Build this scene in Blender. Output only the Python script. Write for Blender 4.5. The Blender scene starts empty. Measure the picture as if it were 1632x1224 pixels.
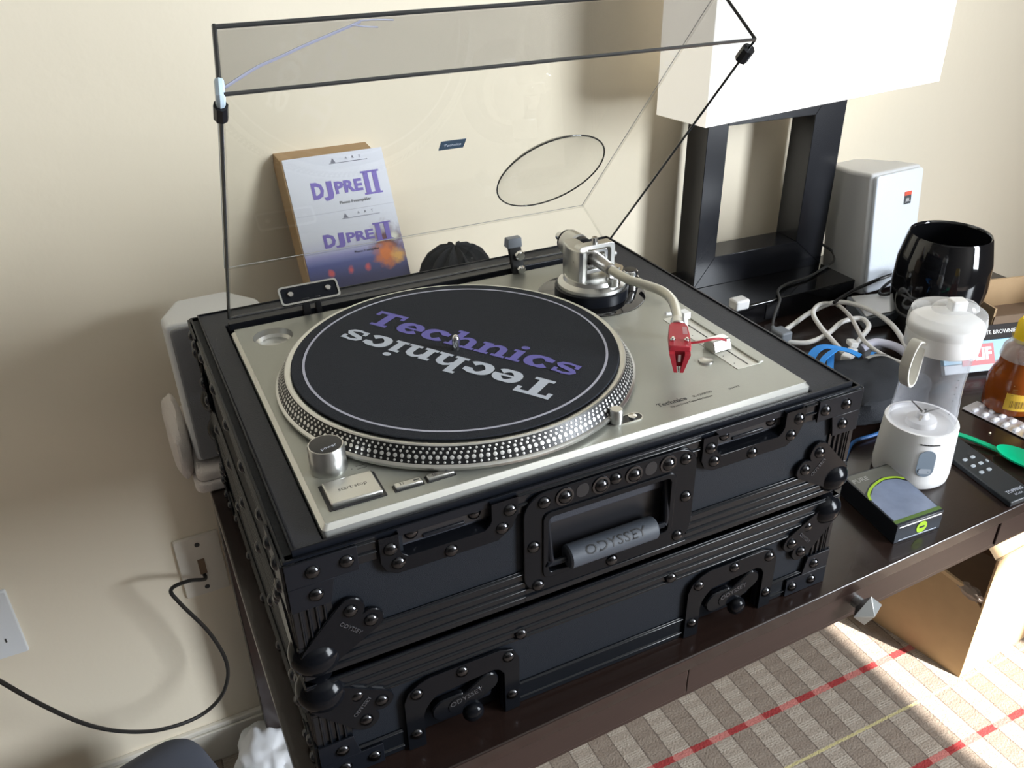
import bpy, math, random
from math import sin, cos, pi, radians, atan2, hypot
from mathutils import Vector as V, Matrix
random.seed(7)
SC = bpy.context.scene
COL = SC.collection
UP = 0.996            # the desk-top drawing is done with z=0 at the turntable top; everything is lifted so the floor is z=0

# ------------------------------------------------------------------ camera
cd = bpy.data.cameras.new('camera'); cam = bpy.data.objects.new('camera', cd); COL.objects.link(cam)
R3 = [[0.8996287056901406, -0.43635855892803027, -0.016105897942526787],
      [-0.22983259932508243, -0.4418331329437495, -0.8671565365726002],
      [0.3712750573170227, 0.7838205730161487, -0.49777519135738135]]
m = Matrix.Identity(4)
for i in range(3):
    m[i][0] = R3[0][i]; m[i][1] = -R3[1][i]; m[i][2] = -R3[2][i]
m[0][3], m[1][3], m[2][3] = -0.08401656, -0.49857382, 0.39468356 + UP
cam.matrix_world = m
cd.sensor_width = 36.0; cd.lens = 1382.303 / 1632 * 36.0; cd.clip_start = 0.02; cd.clip_end = 60
SC.camera = cam

# ------------------------------------------------------------------ world, sun, window light, exposure
w = bpy.data.worlds.new('world'); SC.world = w; w.use_nodes = True
bg = w.node_tree.nodes['Background']; bg.inputs[0].default_value = (0.62, 0.78, 1.0, 1); bg.inputs[1].default_value = 0.7
sd = bpy.data.lights.new('sun', 'SUN'); sd.energy = 16; sd.angle = radians(0.55); sd.color = (1, .95, .87)
so = bpy.data.objects.new('sun', sd); COL.objects.link(so)
sund = V((-0.42 * cos(radians(40)), 0.9075 * cos(radians(40)), -sin(radians(40))))
so.rotation_euler = sund.to_track_quat('-Z', 'Y').to_euler(); so.location = (2, -2, 3)
WALLF = -2.6; XR = 2.05
WY0, WY1, WZ0, WZ1 = -2.20, -1.10, -.30, 1.10        # the window in the right-hand wall
ld = bpy.data.lights.new('window_daylight', 'AREA'); ld.shape = 'RECTANGLE'; ld.size = WY1 - WY0; ld.size_y = WZ1 - WZ0
ld.energy = 150; ld.color = (0.88, 0.94, 1.0)
lo = bpy.data.objects.new('window_daylight', ld); COL.objects.link(lo)
lo.location = (XR - .005, (WY0 + WY1) / 2, (WZ0 + WZ1) / 2 + UP); lo.rotation_euler = V((-1, 0, 0)).to_track_quat('-Z', 'Y').to_euler()
SC.view_settings.view_transform = 'Standard'; SC.view_settings.look = 'None'
SC.view_settings.gamma = 1; SC.view_settings.use_curve_mapping = False
SC.view_settings.exposure = 0.35
SC.cycles.transparent_max_bounces = 32

# ------------------------------------------------------------------ materials
MATS = {}
def mat(name, col, rough=.5, metal=0., bump=0., bscale=200., var=0., vscale=20., coat=0., trans=0., ior=1.45, emit=None, spec=.5, stretch=None):
    if name in MATS: return MATS[name]
    M = bpy.data.materials.new(name); M.use_nodes = True; nt = M.node_tree
    b = nt.nodes['Principled BSDF']
    b.inputs['Base Color'].default_value = (*col, 1); b.inputs['Roughness'].default_value = rough
    b.inputs['Metallic'].default_value = metal; b.inputs['Coat Weight'].default_value = coat
    b.inputs['Transmission Weight'].default_value = trans; b.inputs['IOR'].default_value = ior
    b.inputs['Specular IOR Level'].default_value = spec
    tc = nt.nodes.new('ShaderNodeTexCoord'); src = tc.outputs['Object']
    if stretch:
        mp = nt.nodes.new('ShaderNodeMapping'); mp.inputs['Scale'].default_value = stretch
        nt.links.new(src, mp.inputs[0]); src = mp.outputs[0]
    if var:
        n = nt.nodes.new('ShaderNodeTexNoise'); n.inputs['Scale'].default_value = vscale; n.inputs['Detail'].default_value = 4
        nt.links.new(src, n.inputs['Vector'])
        mr = nt.nodes.new('ShaderNodeMapRange'); mr.inputs['To Min'].default_value = 1 - var; mr.inputs['To Max'].default_value = 1 + var
        nt.links.new(n.outputs[0], mr.inputs[0])
        mx = nt.nodes.new('ShaderNodeVectorMath'); mx.operation = 'SCALE'; mx.inputs[0].default_value = col
        nt.links.new(mr.outputs[0], mx.inputs['Scale']); nt.links.new(mx.outputs[0], b.inputs['Base Color'])
    if bump:
        n = nt.nodes.new('ShaderNodeTexNoise'); n.inputs['Scale'].default_value = bscale; n.inputs['Detail'].default_value = 3
        nt.links.new(src, n.inputs['Vector'])
        bp = nt.nodes.new('ShaderNodeBump'); bp.inputs['Strength'].default_value = bump; bp.inputs['Distance'].default_value = .001
        nt.links.new(n.outputs[0], bp.inputs['Height']); nt.links.new(bp.outputs[0], b.inputs['Normal'])
    if emit:
        b.inputs['Emission Color'].default_value = (*emit[:3], 1); b.inputs['Emission Strength'].default_value = emit[3]
    MATS[name] = M; return M
def clear(name, tint, gloss=.08, rough=.01, haze=None):
    """thin clear plastic: see-through with a fresnel sheen"""
    if name in MATS: return MATS[name]
    M = bpy.data.materials.new(name); M.use_nodes = True; nt = M.node_tree
    for n in list(nt.nodes): nt.nodes.remove(n)
    out = nt.nodes.new('ShaderNodeOutputMaterial')
    t = nt.nodes.new('ShaderNodeBsdfTransparent'); t.inputs[0].default_value = (*tint, 1)
    g = nt.nodes.new('ShaderNodeBsdfGlossy'); g.inputs['Roughness'].default_value = rough
    lw = nt.nodes.new('ShaderNodeFresnel'); lw.inputs[0].default_value = 1.45
    mx = nt.nodes.new('ShaderNodeMixShader')
    ge = nt.nodes.new('ShaderNodeNewGeometry'); inv = nt.nodes.new('ShaderNodeMath'); inv.operation = 'SUBTRACT'; inv.inputs[0].default_value = 1.0
    nt.links.new(ge.outputs['Backfacing'], inv.inputs[1]); mu = nt.nodes.new('ShaderNodeMath'); mu.operation = 'MULTIPLY'
    nt.links.new(lw.outputs[0], mu.inputs[0]); nt.links.new(inv.outputs[0], mu.inputs[1])
    nt.links.new(mu.outputs[0], mx.inputs[0]); nt.links.new(t.outputs[0], mx.inputs[1]); nt.links.new(g.outputs[0], mx.inputs[2])
    last = mx.outputs[0]
    if haze:
        lf = nt.nodes.new('ShaderNodeLayerWeight'); lf.inputs[0].default_value = .35
        hm = nt.nodes.new('ShaderNodeMath'); hm.operation = 'MULTIPLY_ADD'; nt.links.new(lf.outputs['Facing'], hm.inputs[0]); hm.inputs[1].default_value = min(.6, haze[3] * 2.0); hm.inputs[2].default_value = haze[3]
        d = nt.nodes.new('ShaderNodeBsdfDiffuse'); d.inputs[0].default_value = (*haze[:3], 1)
        m2 = nt.nodes.new('ShaderNodeMixShader');         nt.links.new(hm.outputs[0], m2.inputs[0]); nt.links.new(last, m2.inputs[1]); nt.links.new(d.outputs[0], m2.inputs[2]); last = m2.outputs[0]
    nt.links.new(last, out.inputs[0]); MATS[name] = M; return M

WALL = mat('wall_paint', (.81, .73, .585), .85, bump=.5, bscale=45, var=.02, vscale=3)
WALLD = mat('dimmed_wall_paint', (.09, .08, .07), .9, bump=.3, bscale=45)  # walls out of view, darkened so less light bounces back
CEIL = mat('ceiling_paint', (.42, .41, .38), .9, bump=.1)
TRIM = mat('trim_paint', (.74, .70, .62), .5, bump=.02)
WOOD = mat('espresso_wood', (.018, .010, .008), .24, var=.25, vscale=9, bump=.05, bscale=60, coat=.15, stretch=(1, 14, 14))
WOODF = mat('espresso_wood_front', (.024, .012, .010), .34, var=.25, vscale=9, bump=.05, bscale=60, stretch=(1, 14, 14))
BLK = mat('black_metal', (.004, .0045, .006), .16, bump=.02, bscale=500, spec=.16)
BLKS = mat('black_satin_metal', (.006, .007, .010), .30, bump=.04, bscale=700, spec=.22)
EXTR = mat('black_extrusion', (.004, .005, .007), .22, bump=.02, bscale=500, spec=.4)
PANEL = mat('black_laminate', (.0075, .0095, .0135), .55, bump=.4, bscale=1500, var=.12, vscale=900, spec=.22)
FOAM = mat('black_foam_board', (.018, .020, .028), .6, bump=.35, bscale=900, var=.15, vscale=60)
CHROME = mat('chrome', (.72, .72, .72), .12, 1.0, bump=.01)
RIVET = mat('black_rivet', (.065, .066, .072), .15, 1.0)
ALU = mat('brushed_aluminium', (.62, .62, .60), .3, 1.0, bump=.12, bscale=300)
PLINTH = mat('champagne_plinth', (.36, .365, .325), .38, .5, bump=.06, bscale=1200, var=.02, vscale=400)
PLINTHE = mat('polished_plinth_edge', (.72, .72, .68), .22, .7, bump=.01)
PLAT = mat('platter_dark', (.012, .012, .013), .35, .2, bump=.02)
DOT = mat('strobe_dot_silver', (.82, .82, .80), .3, .7, bump=.01)
FELT = mat('black_felt', (.012, .0145, .021), .95, bump=.8, bscale=1600, var=.35, vscale=900)
PURP = mat('purple_print', (.15, .135, .42), .9, bump=.3, bscale=1600)
SILP = mat('silver_print', (.50, .54, .62), .8, bump=.3, bscale=1600)
RINGP = mat('silver_ring_print', (.42, .42, .50), .8, bump=.2)
INK = mat('dark_ink', (.05, .05, .05), .7, bump=.01)
GREYT = mat('grey_embossing', (.10, .10, .11), .25, .6, bump=.01)
CREAMP = mat('cream_plastic', (.66, .65, .58), .35, bump=.02)
CREAM = mat('cream_arm_tube', (.60, .58, .50), .28, .35, bump=.02)
RED = mat('red_headshell', (.42, .03, .045), .38, bump=.03)
REDD = mat('dark_red_stylus', (.22, .01, .018), .3, bump=.02)
BLKP = mat('black_plastic', (.010, .010, .012), .35, bump=.03)
BLKG = mat('black_gloss', (.006, .006, .007), .08, bump=.01, coat=.4)
WHP = mat('white_plastic', (.82, .82, .82), .38, bump=.02)
WHITEC = mat('white_cable', (.72, .71, .69), .45, bump=.02)
GREYP = mat('grey_plastic', (.20, .22, .25), .45, bump=.02)
SPKW = mat('white_speaker_cabinet', (.66, .67, .68), .5, bump=.15, bscale=500)
GRILLE = mat('grey_speaker_grille', (.22, .22, .23), .7, bump=.6, bscale=900)
GRILLW = mat('white_speaker_grille', (.74, .79, .86), .6, bump=.5, bscale=900)
SHADE = mat('white_glow_lamp_shade', (.97, .95, .90), .9, bump=.15, bscale=400, emit=(1.0, .95, .86, .45))  # slight glow added in place of daylight whitening the shade
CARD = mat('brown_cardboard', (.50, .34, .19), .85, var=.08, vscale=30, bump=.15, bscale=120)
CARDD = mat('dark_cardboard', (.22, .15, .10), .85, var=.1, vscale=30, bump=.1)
BOXW = mat('white_printed_card', (.72, .74, .82), .45, bump=.02)
PUR2 = mat('violet_print', (.22, .17, .52), .5, bump=.01)
BLUE = mat('blue_strap', (.02, .22, .62), .6, bump=.2, bscale=600)
FABB = mat('black_fabric', (.014, .016, .021), .85, bump=.8, bscale=900)
TOWEL = mat('white_towel', (.70, .64, .60), .95, bump=1., bscale=600)
HONEY = clear('amber_honey', (.80, .28, .06), haze=(.45, .13, .02, .55))
YEL = mat('yellow_cap', (.90, .62, .02), .4, bump=.02)
YELL = mat('yellow_label', (.80, .50, .05), .6, bump=.02)
GREEN = mat('green_plastic', (.0, .42, .20), .3, bump=.02)
FOIL = mat('blister_foil', (.66, .66, .72), .3, .5, bump=.2, bscale=200)
ACR = clear('smoky_clear_acrylic', (.93, .93, .92))
ACRE = mat('dark_acrylic_edge', (.03, .03, .03), .15, bump=.01)
CLRP = clear('clear_plastic', (.96, .96, .97), haze=(.85, .87, .92, .06))
CLRL = clear('clear_lid_plastic', (.96, .96, .96), haze=(.9, .9, .9, .12))
FILM = clear('crinkled_film', (.95, .95, .95), rough=.1, haze=(.9, .9, .9, .25))

# ------------------------------------------------------------------ mesh builder
WL = {}
class MB:
    def __init__(s): s.v = []; s.f = []; s.M = None
    def add(s, vs, fs):
        o = len(s.v)
        if s.M is not None: vs = [s.M @ V(p) for p in vs]
        s.v += [V(p) for p in vs]; s.f += [tuple(i + o for i in f) for f in fs]; return s
    def box(s, a, b):
        x0, y0, z0 = a; x1, y1, z1 = b
        return s.add([(x0, y0, z0), (x1, y0, z0), (x1, y1, z0), (x0, y1, z0), (x0, y0, z1), (x1, y0, z1), (x1, y1, z1), (x0, y1, z1)],
                     [(0, 3, 2, 1), (4, 5, 6, 7), (0, 1, 5, 4), (1, 2, 6, 5), (2, 3, 7, 6), (3, 0, 4, 7)])
    def hexa(s, p):   # 8 explicit corners, same order as box
        return s.add(p, [(0, 3, 2, 1), (4, 5, 6, 7), (0, 1, 5, 4), (1, 2, 6, 5), (2, 3, 7, 6), (3, 0, 4, 7)])
    def prism(s, poly, z0, z1, F=None, inset=0., holes=None):
        """poly in (a,b), extruded d0..d1; F maps (a,b,d)->point"""
        F = F or (lambda a, b, d: (a, b, d)); n = len(poly)
        if inset:
            cx = sum(p[0] for p in poly) / n; cy = sum(p[1] for p in poly) / n
            top = []
            for a, b in poly:
                l = hypot(a - cx, b - cy) or 1; top.append((a - (a - cx) / l * inset, b - (b - cy) / l * inset))
            zm = z1 - inset if z1 > z0 else z1 + inset
            vs = [F(a, b, z0) for a, b in poly] + [F(a, b, zm) for a, b in poly] + [F(a, b, z1) for a, b in top]
            fs = [tuple(range(n))[::-1], tuple(range(2 * n, 3 * n))]
            for k in (0, 1):
                fs += [(k * n + i, k * n + (i + 1) % n, (k + 1) * n + (i + 1) % n, (k + 1) * n + i) for i in range(n)]
            return s.add(vs, fs)
        vs = [F(a, b, z0) for a, b in poly] + [F(a, b, z1) for a, b in poly]
        fs = [tuple(range(n))[::-1], tuple(range(n, 2 * n))] + [(i, (i + 1) % n, n + (i + 1) % n, n + i) for i in range(n)]
        return s.add(vs, fs)
    def ring(s, pout, pin, z0, z1, F=None):
        """frame between two same-length loops"""
        F = F or (lambda a, b, d: (a, b, d)); n = len(pout)
        vs = [F(a, b, z0) for a, b in pout] + [F(a, b, z1) for a, b in pout] + [F(a, b, z0) for a, b in pin] + [F(a, b, z1) for a, b in pin]
        fs = []
        for i in range(n):
            j = (i + 1) % n
            fs += [(i, j, n + j, n + i), (n + i, n + j, 3 * n + j, 3 * n + i), (3 * n + i, 3 * n + j, 2 * n + j, 2 * n + i), (2 * n + i, 2 * n + j, j, i)]
        return s.add(vs, fs)
    def lathe(s, prof, c=(0, 0, 0), seg=32, M=None, caps=True):
        vs = []; fs = []; n = len(prof); c = V(c)
        for i in range(seg):
            a = 2 * pi * i / seg
            for r, z in prof:
                p = V((r * cos(a), r * sin(a), z))
                if M is not None: p = M @ p
                vs.append(p + c)
        for i in range(seg):
            j = (i + 1) % seg
            for k in range(n - 1): fs.append((i * n + k, j * n + k, j * n + k + 1, i * n + k + 1))
        if caps:
            if prof[0][0] > 1e-6: fs.append(tuple(i * n for i in range(seg))[::-1])
            if prof[-1][0] > 1e-6: fs.append(tuple(i * n + n - 1 for i in range(seg)))
        return s.add(vs, fs)
    def cyl(s, p0, p1, r, seg=20, r2=None, bev=0.):
        p0 = V(p0); d = V(p1) - p0; L = d.length; M = d.to_track_quat('Z', 'Y').to_matrix(); r2 = r if r2 is None else r2
        pr = [(0, 0), (r - bev, 0), (r, bev), (r2, L - bev), (r2 - bev, L), (0, L)] if bev else [(0, 0), (r, 0), (r2, L), (0, L)]
        return s.lathe(pr, p0, seg, M, False)
    def tube(s, path, r, seg=10, sub=6, closed=False, radii=None):
        P = spline(path, sub) if sub else [V(p) for p in path]
        n = len(P); vs = []; fs = []
        t = (P[1] - P[0]).normalized(); up = V((0, 0, 1)) if abs(t.z) < .9 else V((1, 0, 0)); nrm = t.cross(up).normalized()
        for i, p in enumerate(P):
            t2 = ((P[min(i + 1, n - 1)] - P[max(i - 1, 0)])).normalized()
            nrm = (nrm - t2 * nrm.dot(t2)).normalized(); bn = t2.cross(nrm)
            rr = r if radii is None else radii[0] + (radii[1] - radii[0]) * i / (n - 1)
            for k in range(seg):
                a = 2 * pi * k / seg; vs.append(p + (nrm * cos(a) + bn * sin(a)) * rr)
        for i in range(n - 1):
            for k in range(seg):
                l = (k + 1) % seg; fs.append((i * seg + k, i * seg + l, (i + 1) * seg + l, (i + 1) * seg + k))
        fs.append(tuple(range(seg))[::-1]); fs.append(tuple(range((n - 1) * seg, n * seg)))
        return s.add(vs, fs)
    def ribbon(s, path, wdt, th=.0008, sub=6, nrm=(0, 0, 1)):
        P = spline(path, sub) if sub else [V(p) for p in path]; n = len(P); vs = []; fs = []; N = V(nrm)
        for i, p in enumerate(P):
            t = (P[min(i + 1, n - 1)] - P[max(i - 1, 0)]).normalized(); sd_ = t.cross(N).normalized() * wdt / 2; nn = sd_.cross(t).normalized() * th / 2
            vs += [p - sd_ - nn, p + sd_ - nn, p + sd_ + nn, p - sd_ + nn]
        for i in range(n - 1):
            for k in range(4): l = (k + 1) % 4; fs.append((i * 4 + k, i * 4 + l, i * 4 + 4 + l, i * 4 + 4 + k))
        fs += [(3, 2, 1, 0), tuple(range(4 * n - 4, 4 * n))]
        return s.add(vs, fs)
    def sphere(s, c, r, seg=24, rings=14, sc=(1, 1, 1)):
        pr = [(r * sin(pi * k / rings), -r * cos(pi * k / rings)) for k in range(rings + 1)]
        pr[0] = (0, -r); pr[-1] = (0, r)
        return s.lathe(pr, c, seg, Matrix.Diagonal(V(sc)), False)
    def blob(s, c, sx, sy, sz, amp=.15, freq=6, seg=28, rings=16, seed=0, power=1., flat=None):
        from mathutils import noise
        vs = []; fs = []
        for i in range(rings + 1):
            ph = pi * i / rings
            for j in range(seg):
                a = 2 * pi * j / seg; d = V((sin(ph) * cos(a), sin(ph) * sin(a), -cos(ph)))
                q = V([math.copysign(abs(t) ** power, t) for t in d])
                k = 1 + amp * noise.noise(d * freq + V((seed, 0, 0))) + amp * .5 * noise.noise(d * freq * 2.7 + V((0, seed, 0)))
                p = V((q.x * sx * k, q.y * sy * k, q.z * sz * k)) + V(c)
                if flat is not None and p.z < flat: p.z = flat
                vs.append(p)
        for i in range(rings):
            for j in range(seg):
                l = (j + 1) % seg; fs.append((i * seg + j, i * seg + l, (i + 1) * seg + l, (i + 1) * seg + j))
        return s.add(vs, fs)
def spline(path, sub):
    P = [V(p) for p in path]; out = []
    for i in range(len(P) - 1):
        a = P[max(i - 1, 0)]; b = P[i]; c = P[i + 1]; d = P[min(i + 2, len(P) - 1)]
        for k in range(sub):
            t = k / sub
            out.append(.5 * ((2 * b) + (c - a) * t + (2 * a - 5 * b + 4 * c - d) * t * t + (3 * b - a - 3 * c + d) * t ** 3))
    out.append(P[-1]); return out
def rrect(x0, x1, z0, z1, r, n=5):
    pts = []
    for cx, cz, a0 in ((x1 - r, z1 - r, 0), (x0 + r, z1 - r, 90), (x0 + r, z0 + r, 180), (x1 - r, z0 + r, 270)):
        for k in range(n + 1):
            a = radians(a0 + 90 * k / n); pts.append((cx + r * cos(a), cz + r * sin(a)))
    return pts
def circ(cx, cz, r, n=20): return [(cx + r * cos(2 * pi * k / n), cz + r * sin(2 * pi * k / n)) for k in range(n)]
def hull(pts):
    pts = sorted(set((round(a, 6), round(b, 6)) for a, b in pts))
    def half(ps):
        o = []
        for p in ps:
            while len(o) > 1 and (o[-1][0] - o[-2][0]) * (p[1] - o[-2][1]) - (o[-1][1] - o[-2][1]) * (p[0] - o[-2][0]) <= 0: o.pop()
            o.append(p)
        return o
    a = half(pts); b = half(pts[::-1]); return a[:-1] + b[:-1]

def finish_mesh(me, mtl, ang=35):
    me.materials.append(mtl)
    for p in me.polygons: p.use_smooth = True
    try: me.set_sharp_from_angle(angle=radians(ang))
    except Exception: pass
def obj(name, mb, mtl, parent=None, bevel=0., seg=2, ang=35, solid=0.):
    org = WL[parent.name] if parent is not None else V((0, 0, 0))
    me = bpy.data.meshes.new(name); me.from_pydata([tuple(p - org) for p in mb.v], [], mb.f); me.update()
    finish_mesh(me, mtl, ang)
    o = bpy.data.objects.new(name, me); COL.objects.link(o)
    if parent is not None: o.parent = parent
    WL[o.name] = org.copy()
    if bevel:
        b = o.modifiers.new('bevel', 'BEVEL'); b.width = bevel; b.segments = seg; b.limit_method = 'ANGLE'; b.angle_limit = radians(40)
    return o
def inst(name, me, loc, parent=None, rot=None):
    org = WL[parent.name] if parent is not None else V((0, 0, 0))
    o = bpy.data.objects.new(name, me); COL.objects.link(o); o.location = V(loc) - org
    if rot is not None: o.rotation_euler = rot
    if parent is not None: o.parent = parent
    WL[o.name] = V(loc); return o
def protomesh(name, mb, mtl):
    me = bpy.data.meshes.new(name); me.from_pydata([tuple(p) for p in mb.v], [], mb.f); me.update(); finish_mesh(me, mtl); return me
def thing(name, label, cat, loc, group=None):
    o = bpy.data.objects.new(name, None); COL.objects.link(o); o.location = loc; o.empty_display_size = .02
    o['label'] = label; o['category'] = cat
    if group: o['group'] = group
    WL[o.name] = V(loc); return o
def tag(o, label, cat, group=None, kind=None):
    o['label'] = label; o['category'] = cat
    if group: o['group'] = group
    if kind: o['kind'] = kind
    return o
def struct(name, mb, mtl, parent=None, **k):
    o = obj(name, mb, mtl, parent, **k)
    if parent is None: o['kind'] = 'structure'
    return o
def text_mb(txt, size, F, extr=.0003, bold=0., italic=0., width=1.):
    """built-in font text as mesh; F maps (a,b,d)"""
    c = bpy.data.curves.new('lettering', 'FONT'); c.body = txt; c.size = size; c.extrude = extr; c.offset = bold; c.resolution_u = 2
    c.align_x = 'CENTER'; c.align_y = 'CENTER'; c.shear = italic
    o = bpy.data.objects.new('lettering', c); COL.objects.link(o)
    dg = bpy.context.evaluated_depsgraph_get(); dg.update(); me = o.evaluated_get(dg).to_mesh()
    mb = MB(); mb.add([F(v.co.x * width, v.co.y, v.co.z) for v in me.vertices], [tuple(p.vertices) for p in me.polygons])
    o.evaluated_get(dg).to_mesh_clear(); bpy.data.objects.remove(o); bpy.data.curves.remove(c)
    return mb
# slab-serif stroke lettering for the record mat word
def slab_word(F, H, th=.0004):
    """word with cap height H drawn from thick strokes and slab serifs, starts at a=0; returns builder and width"""
    mb = MB(); x = 0; xh = .70
    k = [0]
    def stroke(pts, w):
        n = len(pts); L = []; Rr = []
        for i, (a, b) in enumerate(pts):
            a0, b0 = pts[max(i - 1, 0)]; a1, b1 = pts[min(i + 1, n - 1)]
            dx, dy = a1 - a0, b1 - b0; l = hypot(dx, dy) or 1; wi = w[i] if isinstance(w, list) else w
            L.append((a - dy / l * wi / 2, b + dx / l * wi / 2)); Rr.append((a + dy / l * wi / 2, b - dx / l * wi / 2))
        k[0] += 1; z1 = th + k[0] * 2e-6
        vs = [F(a * H, b * H, z1) for a, b in L + Rr]
        mb.add(vs, [(i, n + i, n + i + 1, i + 1) for i in range(n - 1)])
    def rect(x0, x1, y0, y1): stroke([(x0, (y0 + y1) / 2), (x1, (y0 + y1) / 2)], y1 - y0)
    def arc(cx, cy, rx, ry, a0, a1, wx, wy, n=22):
        pts = []; ws = []
        for i in range(n + 1):
            a = radians(a0 + (a1 - a0) * i / n); pts.append((cx + rx * cos(a), cy + ry * sin(a))); ws.append(wx * abs(cos(a)) + wy * abs(sin(a)))
        stroke(pts, ws)
    def sh(x0): return x0
    for ch in 'Technics':
        if ch == 'T':
            rect(x, x + 1.0, .85, 1.0); rect(x, x + .13, .68, 1.0); rect(x + .87, x + 1.0, .68, 1.0)
            rect(x + .37, x + .63, 0, 1.0); rect(x + .22, x + .78, 0, .13); x += 1.06
        elif ch in 'ec':
            cx = x + .41; arc(cx, xh / 2, .30, xh / 2 - .06, 30 if ch == 'c' else 0, 325, .22, .12)
            if ch == 'e': rect(cx - .30, cx + .40, .30, .40)
            else: rect(cx + .17, cx + .38, .43, .62)
            x += .86
        elif ch in 'hn':
            rect(x + .10, x + .32, 0, 1.0 if ch == 'h' else xh); rect(x, x + .30, (1.0 if ch == 'h' else xh) - .12, 1.0 if ch == 'h' else xh)
            rect(x, x + .42, 0, .12); rect(x + .52, x + .94, 0, .12)
            stroke([(x + .30, .44), (x + .38, .57), (x + .50, .63), (x + .62, .60), (x + .71, .50), (x + .73, .40), (x + .73, 0)], [.1, .12, .15, .18, .22, .22, .22]); x += .98
        elif ch == 'i':
            rect(x + .10, x + .32, 0, xh); rect(x, x + .30, xh - .12, xh); rect(x, x + .42, 0, .12)
            pts = [(x + .21 + .125 * cos(t * pi / 8), .92 + .105 * sin(t * pi / 8)) for t in range(16)]
            mb.add([F(a * H, b * H, th) for a, b in pts], [tuple(range(16))]); x += .47
        elif ch == 's':
            cx = x + .36
            stroke([(cx + .30, .48), (cx + .20, .60), (cx, .645), (cx - .2, .60), (cx - .26, .52), (cx - .2, .43), (cx, .36), (cx + .2, .29), (cx + .27, .19), (cx + .2, .10), (cx, .055), (cx - .2, .10), (cx - .30, .22)],
                   [.08, .10, .11, .14, .17, .17, .17, .17, .17, .14, .11, .10, .08])
            rect(cx + .20, cx + .32, .42, .66); rect(cx - .32, cx - .20, .04, .28); x += .78
    return mb, x * H

# ------------------------------------------------------------------ room shell
D = -.251; FL = -.996; WB = .70; XL, ZC = -2.2, 1.5
CARPET = bpy.data.materials.new('plaid_carpet'); CARPET.use_nodes = True
def carpet_nodes(M):
    nt = M.node_tree; b = nt.nodes['Principled BSDF']; b.inputs['Roughness'].default_value = .95; b.inputs['Specular IOR Level'].default_value = .1
    tc = nt.nodes.new('ShaderNodeTexCoord'); sp = nt.nodes.new('ShaderNodeSeparateXYZ'); nt.links.new(tc.outputs['Object'], sp.inputs[0])
    def mth(op, a, b_=None, c=None):
        n = nt.nodes.new('ShaderNodeMath'); n.operation = op
        for i, x in enumerate((a, b_, c)):
            if x is None: continue
            if isinstance(x, (int, float)): n.inputs[i].default_value = x
            else: nt.links.new(x, n.inputs[i])
        return n.outputs[0]
    def mixc(f, A, B):
        n = nt.nodes.new('ShaderNodeMix'); n.data_type = 'RGBA'
        nt.links.new(f, n.inputs[0])
        for i, x in ((6, A), (7, B)):
            if isinstance(x, tuple): n.inputs[i].default_value = (*x, 1)
            else: nt.links.new(x, n.inputs[i])
        return n.outputs[2]
    nz = nt.nodes.new('ShaderNodeTexNoise'); nz.inputs['Scale'].default_value = 260; nz.inputs['Detail'].default_value = 3; nt.links.new(tc.outputs['Object'], nz.inputs['Vector'])
    wob = mth('MULTIPLY', mth('SUBTRACT', nz.outputs[0], .5), .006)
    x = mth('ADD', sp.outputs[0], wob); y = mth('ADD', sp.outputs[1], wob)
    P = .083
    fx = mth('FRACT', mth('DIVIDE', mth('SUBTRACT', x, .5098 - .02), P))          # taupe / pale column bands
    dark = mth('LESS_THAN', fx, .5)
    fy = mth('FRACT', mth('DIVIDE', y, .030)); bl = mth('LESS_THAN', fy, .5)       # woven blocks along the band
    fy2 = mth('FRACT', mth('DIVIDE', y, .0045)); rib = mth('LESS_THAN', fy2, .35)
    pale = mixc(bl, (.40, .35, .295), (.34, .29, .24)); pale = mixc(rib, pale, (.30, .255, .21))
    drk = mixc(bl, (.235, .19, .155), (.255, .21, .172))
    c = mixc(dark, pale, drk)
    seam = mth('LESS_THAN', mth('ABSOLUTE', mth('SUBTRACT', mth('FRACT', mth('MULTIPLY', fx, 2)), .03)), .03)
    c = mixc(seam, c, (.15, .12, .10))
    def line(y0, hw): return mth('LESS_THAN', mth('ABSOLUTE', mth('SUBTRACT', mth('FRACT', mth('DIVIDE', mth('SUBTRACT', y, y0 - .106), .212)), .5)), hw / .212)
    redm = line(.314, .0065); redc = mixc(dark, (.46, .17, .15), (.30, .045, .045))
    c = mixc(redm, c, redc)
    yelm = mth('LESS_THAN', mth('ABSOLUTE', mth('SUBTRACT', mth('FRACT', mth('DIVIDE', mth('SUBTRACT', y, .207 - .212), .424)), .5)), .0028 / .424); c = mixc(yelm, c, (.48, .42, .22))
    sc = nt.nodes.new('ShaderNodeVectorMath'); sc.operation = 'SCALE'; nt.links.new(c, sc.inputs[0]); nt.links.new(mth('MULTIPLY_ADD', nz.outputs[0], .6, .78), sc.inputs['Scale'])
    nt.links.new(sc.outputs[0], b.inputs['Base Color'])
    bp = nt.nodes.new('ShaderNodeBump'); bp.inputs['Strength'].default_value = .7; bp.inputs['Distance'].default_value = .003
    nt.links.new(nz.outputs[0], bp.inputs['Height']); nt.links.new(bp.outputs[0], b.inputs['Normal'])
carpet_nodes(CARPET)
struct('floor', MB().box((XL - .1, WALLF - .1, FL - .1), (XR + .1, WB + .1, FL)), CARPET)
struct('wall_back', MB().box((XL - .1, WB, FL), (XR + .1, WB + .1, ZC)), WALL)
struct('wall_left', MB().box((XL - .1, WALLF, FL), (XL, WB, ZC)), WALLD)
struct('wall_right', MB().box((XR, WALLF, FL), (XR + .1, WY0, ZC)).box((XR, WY1, FL), (XR + .1, WB, ZC)).box((XR, WY0, FL), (XR + .1, WY1, WZ0)).box((XR, WY0, WZ1), (XR + .1, WY1, ZC)), WALLD)
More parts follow.
